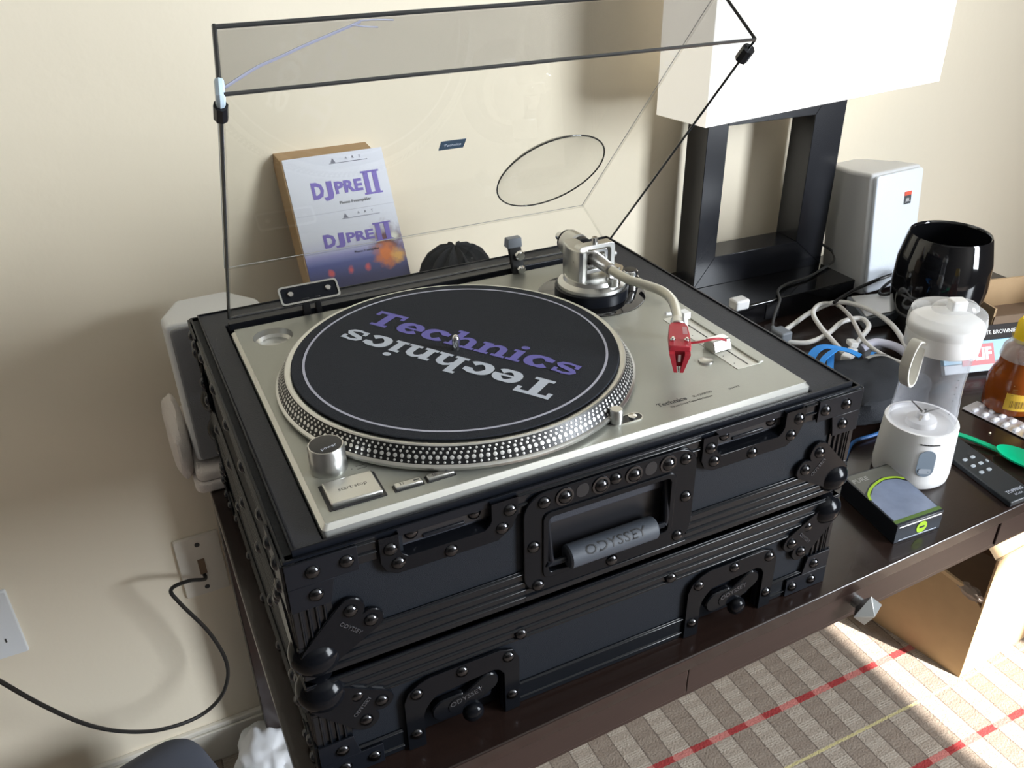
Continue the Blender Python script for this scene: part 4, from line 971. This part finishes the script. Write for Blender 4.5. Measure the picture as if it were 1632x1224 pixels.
obj('clear_jug', MB().lathe(jp + [(r - .0018, z) for r, z in jp[::-1]], (*bc, 0), 56, None, False), CLRP, bl)
cl = [(.0385, z1 - .010), (.0405, z1 - .008), (.0410, z1 + .016), (.0400, z1 + .022), (.0370, z1 + .024), (0, z1 + .0245)]
obj('lid_collar', MB().lathe(cl, (*bc, 0), 56, None, False), WHW, bl, ang=50)
cl = [(.0418, z1 + .013), (.0420, z1 + .024), (.0400, z1 + .0345), (.0340, z1 + .0370), (.0, z1 + .0375)]
co = obj('clear_lid', MB().lathe(cl, (*bc, 0), 56, None, False), CLRL, bl)
mb = MB(); mb.M = Matrix.Translation((*bc, z1 + .036)) @ Matrix.Rotation(radians(-25), 4, 'Z')
mb.blob((.006, 0, 0), .026, .015, .012, 0, 1, 28, 14, 0, .8, flat=0); obj('lid_bridge', mb, CLRL, co)
mb = MB(); mb.M = Matrix.Translation((*bc, z1 + .036)) @ Matrix.Rotation(radians(-25), 4, 'Z'); mb.prism(rrect(-.002, .016, -.008, .008, .003, 4), .001, .0125, inset=.0015); obj('spout_cap', mb, WHW, co)
# loop handle on the side facing the camera's left
ha = radians(186); hc = V((*bc, 0)) + V((cos(ha), sin(ha), 0)) * .0400
tng = V((-sin(ha), cos(ha), 0)); out_ = V((cos(ha), sin(ha), 0))
mb = MB(); lp = []
for (o_, z) in ((.000, z1 + .006), (.010, z1 + .010), (.018, z1 - .002), (.021, z1 - .020), (.018, z1 - .036), (.011, z1 - .046), (.003, z1 - .042), (.0005, z1 - .020), (.000, z1 + .000)): lp.append(hc + out_ * o_ + V((0, 0, z)))
n = len(lp); sp_ = spline(lp, 5); vs = []; fs = []
for i, p in enumerate(sp_):
    t = (sp_[min(i + 1, len(sp_) - 1)] - sp_[max(i - 1, 0)]).normalized(); nr = t.cross(tng).normalized()
    for a, b in ((-.0065, -.0012), (.0065, -.0012), (.0065, .0012), (-.0065, .0012)): vs.append(p + tng * a + nr * b)
for i in range(len(sp_) - 1):
    for k in range(4): l = (k + 1) % 4; fs.append((i * 4 + k, i * 4 + l, i * 4 + 4 + l, i * 4 + 4 + k))
mb.add(vs, fs + [(3, 2, 1, 0), tuple(range(len(vs) - 4, len(vs)))]); obj('carry_loop', mb, mat('off_white_silicone', (.70, .68, .62), .5, bump=.02), bl, bevel=.0008)
# power button patch, wrapped on the base
def wrap(ang, rad):   # a sideways, b up, d outwards
    def f_(a, b, d):
        t = ang + a / .044; r = rad(b) + d; return (bc[0] + r * cos(t), bc[1] + r * sin(t), D + b)
    return f_
Wf = wrap(radians(238), lambda b: .0450 - (b - .012) * .04)
mb = MB(); P_ = rrect(-.0098, .0098, .022, .058, .0095, 6)
mb.prism([(a, b) for a, b in P_], .0001, .0009, Wf); btn = obj('power_button', mb, mat('grey_blue_button', (.22, .27, .33), .4, bump=.01), bb_)
obj('button_mark', MB().prism(rrect(-.0068, .0068, .026, .033, .002, 3), .0008, .0011, Wf), mat('pale_grey_mark', (.40, .44, .50), .5, bump=.01), btn)
mb = MB()
for k in range(12):
    a = -.0115 + k * .0020; mb.prism([(a, .0645), (a + (.0021 if k < 3 else .0014), .0645), (a + (.0021 if k < 3 else .0014), .0662 - .0003 * (k % 2)), (a, .0662 - .0003 * (k % 2))], .0001, .0005, Wf)
obj('printed_mark', mb, INK, bb_)
mb = MB()
for k in range(6): 
    t = radians(262); r = .0368; z = z0 + .030 + k * .009; p = V((bc[0] + r * cos(t), bc[1] + r * sin(t), z)); mb.sphere(p, .0006, 6, 4)
obj('scale_marks', mb, INK, bl)['kind'] = 'stuff'

# ------------------------------------------------------------------ small green and black box
pbx = thing('gadget_box', 'small black and grey box with a green band, lying in front of the blender', 'box', (.66, .04, D))
A0, A1, A2, A3 = V((.6190, -.0030, 0)), V((.6870, -.0060, 0)), V((.7060, .0880, 0)), V((.6330, .0930, 0)); A2 = A1 + (A3 - A0)
zb, zt = D, D + .0255
def Q(u, v, d=0): p = A0 + (A1 - A0) * u + (A3 - A0) * v; return V((p.x, p.y, zt + d))
DGB = mat('dark_box_print', (.018, .022, .03), .3, bump=.01)
obj('carton_body', MB().prism([tuple(p)[:2] for p in (A0, A1, A2, A3)], zb, zt), DGB, pbx, bevel=.0006)
def q_(mb, pts, d0=.0001, d1=.0003): return mb.prism(pts, d0, d1, lambda a, b, d: tuple(Q(a, b, d)))
obj('printed_panel', q_(MB(), [(.03, .06), (.97, .06), (.99, .60), (.85, .70), (.60, .74), (.30, .68), (.03, .52)]), mat('blue_grey_print', (.20, .24, .34), .22, var=.35, vscale=35, bump=.01), pbx)
obj('printed_panel', q_(MB(), [(.03, .62), (.30, .75), (.60, .80), (.85, .76), (.99, .68), (.99, .98), (.03, .98)]), mat('olive_grey_print', (.10, .10, .085), .35, bump=.01), pbx)
GRB = mat('lime_green_print', (.33, .52, .03), .45, bump=.01)
arcp = [Q(u, v, .0004) for u, v in ((.02, .50), (.10, .60), (.30, .70), (.60, .765), (.85, .735), (.98, .66))]
obj('green_band', MB().ribbon(arcp, .0030, .0003, 5), GRB, pbx); obj('green_band', q_(MB(), [(.0, .035), (1, .035), (1, .085), (0, .085)], .0002, .0005), mat('dark_green_print', (.09, .16, .03), .4, bump=.01), pbx)
obj('lettering', text_mb('PURE', .0100, lambda a, b, d: tuple(Q(.22 + a / .068 * 1.0, .86 + b / .097, .0004 + d)), .0001), mat('grey_letter', (.30, .30, .28), .5, bump=.01), pbx)
fe = (A1 - A0).normalized(); fn = V((fe.y, -fe.x, 0))
def FQ(a, b, d): p = A0 + fe * a + fn * (d + .0003); return (p.x, p.y, zb + b)
obj('front_stripe', MB().prism(rrect(.003, .065, .0215, .0232, .0006, 2), 0, .0003, FQ), WHP, pbx); obj('front_stripe', MB().prism(rrect(.006, .062, .0030, .0040, .0004, 2), 0, .0003, FQ), SILP, pbx)
sl_ = obj('round_seal', MB().prism(circ(.038, .0125, .0078, 28), 0, .0004, FQ), GRB, pbx); obj('seal_mark', MB().prism(rrect(.034, .042, .0115, .0140, .0008, 2), .0004, .0006, FQ), DGB, sl_)

# ------------------------------------------------------------------ remote
rm = thing('remote_control', 'slim black remote control at the front edge of the desk', 'remote', (.83, .05, D))
R0, R1, R2, R3_ = V((.7905, -.0170, 0)), V((.8330, -.0170, 0)), V((.8520, .1080, 0)), V((.8100, .1080, 0))
rc_ = (R0 + R1 + R2 + R3_) / 4
obj('body', MB().prism([tuple(p)[:2] for p in (R0, R1, R2, R3_)], D, D + .0075), mat('dark_remote_plastic', (.020, .024, .028), .42, bump=.05), rm, bevel=.0015)
ru = (R1 - R0).normalized(); rvv = (R3_ - R0).normalized()
def RQ(a, b, d): p = R0 + ru * a + rvv * b; return V((p.x, p.y, D + .0075 + d))
for i in range(3):
    for j in range(2): obj('key', MB().prism(rrect(.0085 + j * .0135, .0155 + j * .0135, .0560 + i * .0140, .0605 + i * .0140, .0018, 3), -.0002, .0010, lambda a, b, d: tuple(RQ(a, b, d))), mat('grey_key', (.42, .46, .50), .4, bump=.01), rm)
obj('key', MB().prism(rrect(.0350, .0385, .0700, .0745, .0015, 3), -.0002, .0010, lambda a, b, d: tuple(RQ(a, b, d))), MATS['grey_key'], rm)
for s_, q in (('TOPPING', .0150), ('RC-15A', .0085)): obj('lettering', text_mb(s_, .0070 if q > .01 else .0042, lambda a, b, d: tuple(RQ(.0230 + a, q + b, .0002 + d)), .0001, width=.95), SILP, rm)

# ------------------------------------------------------------------ green spoon, blister pack, crumb
SPN = [(.850, .128, D + .006), (.862, .110, D + .006), (.871, .088, D + .005), (.877, .068, D + .004)]
mb = MB(); mb.ribbon(SPN, .0085, .0022, 8)
ct_ = V((.8830, .0370, 0)); ax = V((.18, -.98, 0)).normalized(); bx_ = V((ax.y, -ax.x, 0)); vs = []; NB = 28; rng = (1.0, .8, .5, 0)
for s_ in (0, 1):
    for k, r in enumerate(rng):
        for i in range(NB):
            a = 2 * pi * i / NB; p = ct_ + ax * (.034 * r * cos(a)) + bx_ * (.0185 * r * sin(a)); z = D + .0025 + .0062 * r * r - .0012 * s_ + (.0012 if s_ == 0 else 0); vs.append((p.x, p.y, z))
fs = []
for s_ in (0, 1):
    for k in range(3):
        for i in range(NB):
            j = (i + 1) % NB; q = [s_ * 4 * NB + k * NB + i, s_ * 4 * NB + k * NB + j, s_ * 4 * NB + (k + 1) * NB + j, s_ * 4 * NB + (k + 1) * NB + i]; fs.append(tuple(q if s_ == 0 else q[::-1]))
for i in range(NB): j = (i + 1) % NB; fs.append((i, j, 4 * NB + j, 4 * NB + i))
mb.add(vs, fs); tag(obj('spoon', mb, GREEN), 'bright green plastic spoon on the desk behind the remote', 'spoon')
bp_ = thing('blister_pack', 'silver tablet blister pack lying in front of the honey bottle', 'medicine', (.95, .12, D))
B0_, Bu, Bv = V((.9290, .1640, D + .0015)), V((.10, -.995, 0)).normalized(), V((.995, .10, 0)).normalized()
def BQ(a, b, d): p = B0_ + Bu * a + Bv * (b - .004); return (p.x, p.y, p.z + d)
obj('foil_sheet', MB().prism(rrect(0, .118, 0, .036, .003, 3), 0, .0006, BQ), FOIL, bp_)
tab = MB().blob((0, 0, 0), .0068, .0036, .0034, 0, 1, 14, 8, 0, .75, flat=0); TABM = protomesh('tablet_blister', tab, mat('white_blister_cell', (.72, .72, .78), .15, bump=.02))
for i in range(7):
    for j in range(2): o = inst('tablet_blister', TABM, V(BQ(.014 + i * .0150, .010 + j * .0165, .0006)), bp_, (0, 0, atan2(Bv.y, Bv.x)))
tag(obj('crumb', MB().blob((.907, .103, D + .0012), .0022, .0016, .0012, .3, 2, 10, 6), mat('crumb', (.75, .66, .50), .9, bump=.1)), 'tiny pale crumb on the desk between the spoon and the tablets', 'crumb')

# ------------------------------------------------------------------ honey bottle
hcx = (.9870, .1390); hb_ = thing('honey_bottle', 'squat amber honey bottle with a yellow cap and label', 'bottle', (*hcx, D))
HSX = 1.0
prof = [(0, D + .001), (.0300, D + .001), (.0345, D + .006), (.0355, D + .030), (.0345, D + .048), (.0310, D + .060), (.0270, D + .068), (.0265, D + .080), (.0235, D + .092), (.0170, D + .098), (.0160, D + .102)]
HON = mat('honey_body', (.36, .085, .012), .12, trans=.35, ior=1.45, bump=.01)
ho = obj('bottle_body', MB().lathe(prof, (*hcx, 0), 56, None, False), HON, hb_, ang=60)
obj('film_collar', MB().lathe([(.0285, D + .080), (.0262, D + .094), (.0195, D + .104), (.0205, D + .110)], (*hcx, 0), 40, None, False), FILM, hb_)
obj('yellow_cap', MB().lathe([(.0175, D + .104), (.0180, D + .106), (.0172, D + .131), (.0140, D + .136), (0, D + .137)], (*hcx, 0), 48, None, False), YEL, hb_)
def HW(a, b, d): t = radians(233) + a / .038; r = .0358 - max(0, b - .046) * .5 + d; return (hcx[0] + r * cos(t), hcx[1] + r * sin(t), D + b)
mb = MB(); nx_ = 12
for i in range(nx_):
    a0_, a1_ = -.020 + .040 * i / nx_, -.020 + .040 * (i + 1) / nx_
    mb.add([HW(a0_, .014, .0002), HW(a1_, .014, .0002), HW(a1_, .034, .0002), HW(a0_, .034, .0002), HW(a0_, .056, .0003), HW(a1_, .056, .0003)], [(0, 1, 2, 3), (3, 2, 5, 4)])
lb = obj('label', mb, YELL, hb_)
mb = MB()
for i, wd_ in enumerate((1, 2, 1, 1, 3, 1, 2, 1, 2, 1, 1, 2)):
    a = -.0125 + i * .0019; mb.add([HW(a, .018, .0005), HW(a + wd_ * .00045, .018, .0005), HW(a + wd_ * .00045, .029, .0005), HW(a, .029, .0005)], [(0, 1, 2, 3)])
for z in (.036, .039, .042, .045, .050): mb.add([HW(-.014, z, .0005), HW(.014, z, .0005), HW(.014, z + .0009, .0006), HW(-.014, z + .0009, .0006)], [(0, 1, 2, 3)])
obj('label_print', mb, mat('brown_ink', (.20, .11, .03), .6, bump=.01), lb)['kind'] = 'stuff'

# ------------------------------------------------------------------ snack bar wrapper and open brown carton behind it
sw = thing('snack_bar', 'blue and grey snack bar wrapper standing between the blender and honey bottle', 'snack bar', (1.06, .22, D))
BSH = (.012, .030, 0)
S0 = V((.985, .205, D + .002)) + V(BSH); Su = V((.965, -.262, 0)).normalized(); Sl = V((.17, .50, .85)).normalized()
def SQ(a, b, d): p = S0 + Su * a + Sl * b; nn_ = Su.cross(Sl); nn_ = -nn_ if nn_.y > 0 else nn_; return tuple(p + nn_ * d)
for nme, b0, b1, mm in (('grey_band', 0, .014, mat('grey_wrapper', (.28, .32, .36), .35, bump=.1)), ('blue_band', .014, .046, mat('blue_wrapper', (.13, .32, .45), .35, bump=.1)), ('dark_band', .046, .068, mat('brown_black_wrapper', (.03, .026, .026), .7, bump=.1, spec=.2))):
    obj(nme, MB().prism([(-.02, b0), (.118, b0), (.118, b1), (-.02, b1)], -.004, .004, SQ), mm, sw, bevel=.0008)
obj('red_panel', MB().prism([(.010, .010), (.064, .010), (.064, .041), (.010, .041)], .0040, .0046, SQ), mat('red_print', (.45, .03, .04), .4, bump=.01), sw)
obj('lettering', text_mb('CLIF', .024, lambda a, b, d: SQ(.0375 + a, .0255 + b, .0047 + d), .0002, .0012, 0, .95), WHP, sw)
obj('lettering', text_mb('CHOCOLATE BROWNIE', .0085, lambda a, b, d: SQ(.058 + a, .0565 + b, .0042 + d), .0002), WHP, sw)
oc = thing('open_carton', 'open brown cardboard tray carton behind the snack bar and honey bottle', 'box', (1.16, .26, D))
def cart(x, y): a = radians(-14); return (1.150 + x * cos(a) - y * sin(a), .300 + x * sin(a) + y * cos(a))
for p0, p1, h in (((0, 0), (.19, 0), .036), ((0, 0), (0, .10), .050), ((0, .10), (.19, .10), .052), ((.19, 0), (.19, .10), .050)):
    (xa, ya), (xb, yb) = cart(*p0), cart(*p1); d_ = V((xb - xa, yb - ya, 0)).normalized(); n_ = V((-d_.y, d_.x, 0)) * .0017
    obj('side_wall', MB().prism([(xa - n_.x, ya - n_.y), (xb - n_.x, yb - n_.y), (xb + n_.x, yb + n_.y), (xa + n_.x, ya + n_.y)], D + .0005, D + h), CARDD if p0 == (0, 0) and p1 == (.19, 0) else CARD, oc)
obj('bottom', MB().prism([cart(0, 0), cart(.19, 0), cart(.19, .10), cart(0, .10)], D, D + .002), CARDD, oc)

# ------------------------------------------------------------------ black pouch with blue strap, white cables, adapters
mb = MB().blob((.812, .232, D + .027), .085, .062, .030, .13, 1.8, 44, 22, 5, .78, flat=D + .0005)
pc = obj('zip_pouch', mb, FABB); tag(pc, 'black zip pouch slumped against the right side of the case', 'pouch')
obj('zip_pull', MB().ribbon([(.828, .258, D + .0605), (.850, .262, D + .0580), (.872, .262, D + .0530)], .0045, .0012, 5), mat('grey_zip', (.32, .31, .29), .4, .5, bump=.02), pc)
st = MB().ribbon([(.735, .268, D + .036), (.757, .292, D + .060), (.790, .305, D + .066), (.822, .290, D + .060), (.832, .272, D + .056)], .0120, .0012, 7)
st.ribbon([(.742, .262, D + .050), (.765, .276, D + .066), (.800, .288, D + .068)], .0080, .0012, 7)
st.ribbon([(.742, .236, D + .056), (.765, .262, D + .060), (.795, .292, D + .0605)], .0090, .0012, 7, (0, .2, 1))
st.ribbon([(.855, .272, D + .0500), (.868, .282, D + .0480), (.884, .292, D + .0400)], .0050, .0012, 5)
tag(obj('blue_strap', st, BLUE), 'bright blue strap bunched on the black zip pouch', 'strap')
bc_ = MB().tube([(.600, .150, D + .004), (.650, .128, D + .004), (.685, .140, D + .004), (.725, .165, D + .005), (.775, .168, D + .004), (.835, .185, D + .006), (.875, .215, D + .006)], .0024, 8, 7)
tag(obj('cord', bc_, mat('dark_blue_cord', (.02, .10, .30), .5, bump=.05)), 'thin dark blue cord trailing under the black zip pouch', 'cable')
wc = MB().tube([(.842, .452, D + .006), (.880, .462, D + .010), (.935, .474, D + .020), (.985, .470, D + .028), (1.005, .430, D + .030), (.998, .370, D + .030), (.975, .315, D + .022), (.950, .270, D + .010)], .0040, 10, 8)
tag(obj('white_cable', wc, WHITEC), 'thick white cable arching from the lamp base towards the tumbler', 'cable', 'white cables beside the lamp')
wc = MB().tube([(.835, .436, D + .006), (.865, .408, D + .008), (.905, .405, D + .016), (.940, .412, D + .026), (.972, .405, D + .028), (.965, .380, D + .026), (.935, .366, D + .018), (.905, .352, D + .010)], .0040, 10, 8)
tag(obj('white_cable', wc, WHITEC), 'white cable in a small S-shaped loop below the lamp base', 'cable', 'white cables beside the lamp')
wc = MB().tube([(.985, .478, D + .022), (.945, .470, D + .032), (.915, .452, D + .030), (.903, .420, D + .022), (.895, .385, D + .016), (.886, .350, D + .012)], .0038, 10, 8)
tag(obj('white_cable', wc, WHITEC), 'white cable bent back in a tight hairpin over the others', 'cable', 'white cables beside the lamp')
wc = MB().tube([(.990, .474, D + .020), (.965, .440, D + .034), (.945, .398, D + .036), (.925, .345, D + .022), (.935, .300, D + .012), (.955, .268, D + .010)], .0032, 10, 8)
tag(obj('white_cable', wc, mat('grey_white_cable', (.55, .53, .50), .5, bump=.02)), 'greyish cable running straight down under the white loops', 'cable', 'white cables beside the lamp')
def plug(p, q, w_, h_, label, m_=WHP):
    p, q = V(p), V(q); d_ = (q - p).normalized(); s_ = V((-d_.y, d_.x, 0)).normalized() * w_ / 2; u_ = V((0, 0, h_))
    mb = MB().hexa([p - s_, q - s_, q + s_, p + s_, p - s_ + u_, q - s_ + u_, q + s_ + u_, p + s_ + u_]); o = obj('plug', mb, m_, bevel=.002, seg=3); tag(o, label, 'plug'); return o
plug((.908, .352, D + .005), (.876, .336, D + .005), .015, .010, 'white plug at the end of the S-shaped white cable')
plug((.920, .372, D + .010), (.905, .348, D + .016), .012, .009, 'small white USB plug lying on top of the cable coil')
wt = MB().tube([(.800, .398, D + .012), (.795, .372, D + .014), (.790, .350, D + .012)], .0065, 10, 5); wt.box((.778, .322, D + .001), (.800, .352, D + .022))
tag(obj('wall_charger', wt, WHP, bevel=.002), 'white charger with a short lead between the case and the cable coil', 'charger')
lp2 = MB().tube([(.925, .350, D + .010), (.945, .345, D + .018), (.965, .322, D + .016), (.972, .298, D + .008)], .0065, 12, 6)
tag(obj('velcro_band', lp2, mat('pale_violet_band', (.62, .62, .74), .6, bump=.1)), 'pale lilac band curled beside the cable coil', 'cable tie')
ad = thing('adapter_box', 'grey and white adapter box in front of the white speaker', 'adapter', (1.06, .45, D))
obj('body', MB().prism([(.992, .412), (1.090, .400), (1.118, .470), (1.030, .492)], D, D + .020), GREYP, ad, bevel=.002)
obj('top_cover', MB().prism([(.997, .416), (1.086, .405), (1.112, .466), (1.034, .487)], D + .020, D + .0225), WHP, ad, bevel=.001)
bw = MB().tube([(.975, .468, D + .030), (1.020, .478, D + .036), (1.070, .480, D + .044), (1.110, .478, D + .050), (1.150, .482, D + .046), (1.185, .490, D + .03)], .0030, 8, 8)
bw.tube([(1.150, .480, D + .046), (1.120, .462, D + .036), (1.085, .452, D + .030), (1.075, .464, D + .028), (1.10, .476, D + .034), (1.140, .482, D + .042)], .0026, 8, 8)
tag(obj('speaker_wire', bw, BLKP), 'black speaker wire knotted in front of the white speaker', 'cable')

# ------------------------------------------------------------------ wall plates and the cable below the desk
def plate(name, label, cx, cz, w_, h_, m_):
    t = thing(name, label, 'wall plate', (cx, WB, cz))
    mb = MB().prism(rrect(cx - w_ / 2, cx + w_ / 2, cz - h_ / 2, cz + h_ / 2, .003, 3), 0, .0058, lambda a, b, d: (a, WB - d, b), inset=.0028); obj('cover', mb, m_, t); return t
PLC = mat('cream_wall_plate', (.74, .69, .60), .4, bump=.01); PLW = mat('white_wall_plate', (.76, .79, .82), .35, bump=.01)
op = plate('socket_plate', 'cream wall plate with a black cable plugged in, beneath the desk', -.0815, -.5540, .0700, .1200, PLC)
for z in (-.5100, -.5980): obj('plate_screw', MB().cyl((-.0815, WB - .0055, z), (-.0815, WB - .0070, z), .0040, 14), INK, op)
obj('jack', MB().prism(rrect(-.0870, -.0760, -.5700, -.5400, .001, 2), .005, .0075, lambda a, b, d: (a, WB - d, b)), CARDD, op, bevel=.0004)
sp_ = plate('switch_plate', 'white wall plate at the left edge, lower than the cream one', -.3900, -.5560, .0760, .1250, PLW)
obj('toggle', MB().prism(rrect(-.3960, -.3840, -.5640, -.5480, .001, 2), .004, .012, lambda a, b, d: (a, WB - d, b)), PLW, sp_, bevel=.001)
obj('slot', MB().prism(rrect(-.3765, -.3740, -.5880, -.5800, .001, 2), .005, .0062, lambda a, b, d: (a, WB - d, b)), INK, sp_)
cbl = MB().tube([(-.0815, WB - .006, -.572), (-.0830, .680, -.5705), (-.1067, .655, -.5440), (-.1330, .632, -.5320), (-.1250, .622, -.5560), (-.0950, .620, -.6317), (-.0821, .620, -.7090), (-.0994, .610, -.7569), (-.1400, .600, -.7773), (-.1969, .580, -.7566), (-.2449, .560, -.7127), (-.2845, .540, -.6526), (-.3216, .520, -.5710), (-.3600, .500, -.470), (-.40, .48, -.36)], .0031, 10, 8)
tag(obj('black_cable', cbl, mat('matt_black_cable', (.014, .013, .012), .45, bump=.02)), 'black cable hanging in a wide loop from the cream wall plate', 'cable')

# grey seat back and white bag, low on the left
gs = MB(); gs.M = Matrix.Translation((-.215, .455, -.862)) @ Matrix.Rotation(radians(18), 4, 'Z')
gs.blob((0, 0, 0), .095, .115, .115, .02, 1.5, 40, 24, 2, .45)
tag(obj('cushion', gs, mat('grey_blue_upholstery', (.085, .095, .125), .75, bump=.3, bscale=500)), 'rounded grey-blue cushion on the floor below the hanging cable', 'cushion')
wb = MB().blob((-.045, .570, FL + .055), .070, .10, .060, .22, 1.7, 60, 34, 9, .9, flat=FL + .001)
tag(obj('plastic_bag', wb, mat('white_plastic_bag', (.80, .82, .86), .5, bump=.25, bscale=30)), 'crumpled white plastic bag on the floor at the left desk leg', 'bag')

# ------------------------------------------------------------------ cardboard box on the carpet
bxo = thing('cardboard_box', 'large cardboard box with a white printed front, on the carpet under the desk', 'box', (1.35, .40, FL))
BO = V((1.2320, .2170, FL)); an = radians(10); Bx = V((cos(radians(4)), sin(radians(4)), 0)); By = V((-sin(an), cos(an), 0))
def BB(a, b, d): p = BO + Bx * a + By * b; return (p.x, p.y, FL + d)
BWd, BDp = .40, .34
TK = .004
CARDW = bpy.data.materials.new('white_box_print'); CARDW.use_nodes = True
def boxprint(M):
    nt = M.node_tree; b = nt.nodes['Principled BSDF']; b.inputs['Roughness'].default_value = .6
    tc = nt.nodes.new('ShaderNodeTexCoord'); n = nt.nodes.new('ShaderNodeTexNoise'); n.inputs['Scale'].default_value = 9; n.inputs['Detail'].default_value = 5; nt.links.new(tc.outputs['Object'], n.inputs[0])
    cr = nt.nodes.new('ShaderNodeValToRGB'); e = cr.color_ramp.elements; e[0].position = .52; e[0].color = (.80, .80, .78, 1); e[1].position = .56; e[1].color = (.30, .48, .66, 1); nt.links.new(n.outputs[0], cr.inputs[0]); nt.links.new(cr.outputs[0], b.inputs['Base Color'])
boxprint(CARDW)
obj('front_wall', MB().prism([(.0, 0), (BWd, 0), (BWd, .305), (.0, .305)], -TK, 0, lambda a, b, d: BB(a, -d - TK, b)), CARD, bxo)
obj('printed_front', MB().prism([(.016, .004), (BWd, .004), (BWd, .303), (.014, .303), (.012, .15)], 0, .0012, lambda a, b, d: BB(a, -d, b)), CARDW, bxo)
obj('left_wall', MB().prism([(.0, 0), (BDp, 0), (BDp, .255), (.02, .205), (.0, .185)], 0, TK, lambda a, b, d: BB(d, a, b)), CARD, bxo)
obj('left_wall_edge', MB().prism([(.018, .203), (BDp, .253), (BDp, .262), (.030, .2130)], -.001, TK + .001, lambda a, b, d: BB(d, a, b)), mat('pale_cardboard', (.66, .48, .28), .85, bump=.1), bxo)
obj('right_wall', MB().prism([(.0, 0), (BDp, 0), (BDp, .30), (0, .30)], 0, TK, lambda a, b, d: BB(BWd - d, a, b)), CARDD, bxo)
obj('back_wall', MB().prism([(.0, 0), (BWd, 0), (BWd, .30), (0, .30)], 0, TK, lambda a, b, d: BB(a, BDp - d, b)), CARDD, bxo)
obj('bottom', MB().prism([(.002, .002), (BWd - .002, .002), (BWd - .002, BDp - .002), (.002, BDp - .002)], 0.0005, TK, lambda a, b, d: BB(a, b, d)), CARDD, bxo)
obj('flap', MB().hexa([BB(0, -.002, .300), BB(.13, -.002, .300), BB(.13, .002, .303), BB(0, .002, .303), BB(.02, .045, .320), BB(.13, .05, .322), BB(.13, .052, .325), BB(.02, .047, .323)]), CARD, bxo)
obj('torn_tape', MB().blob(tuple(V(BB(.004, .03, .205))), .009, .030, .012, .5, 3, 18, 10, 4), mat('torn_brown_tape', (.30, .24, .20), .4, bump=.2), bxo)

# ------------------------------------------------------------------ lift everything so that the floor is at z = 0
for o in list(COL.objects):
    if o.parent is None and o.type in {'MESH', 'EMPTY'}: o.location.z += UP
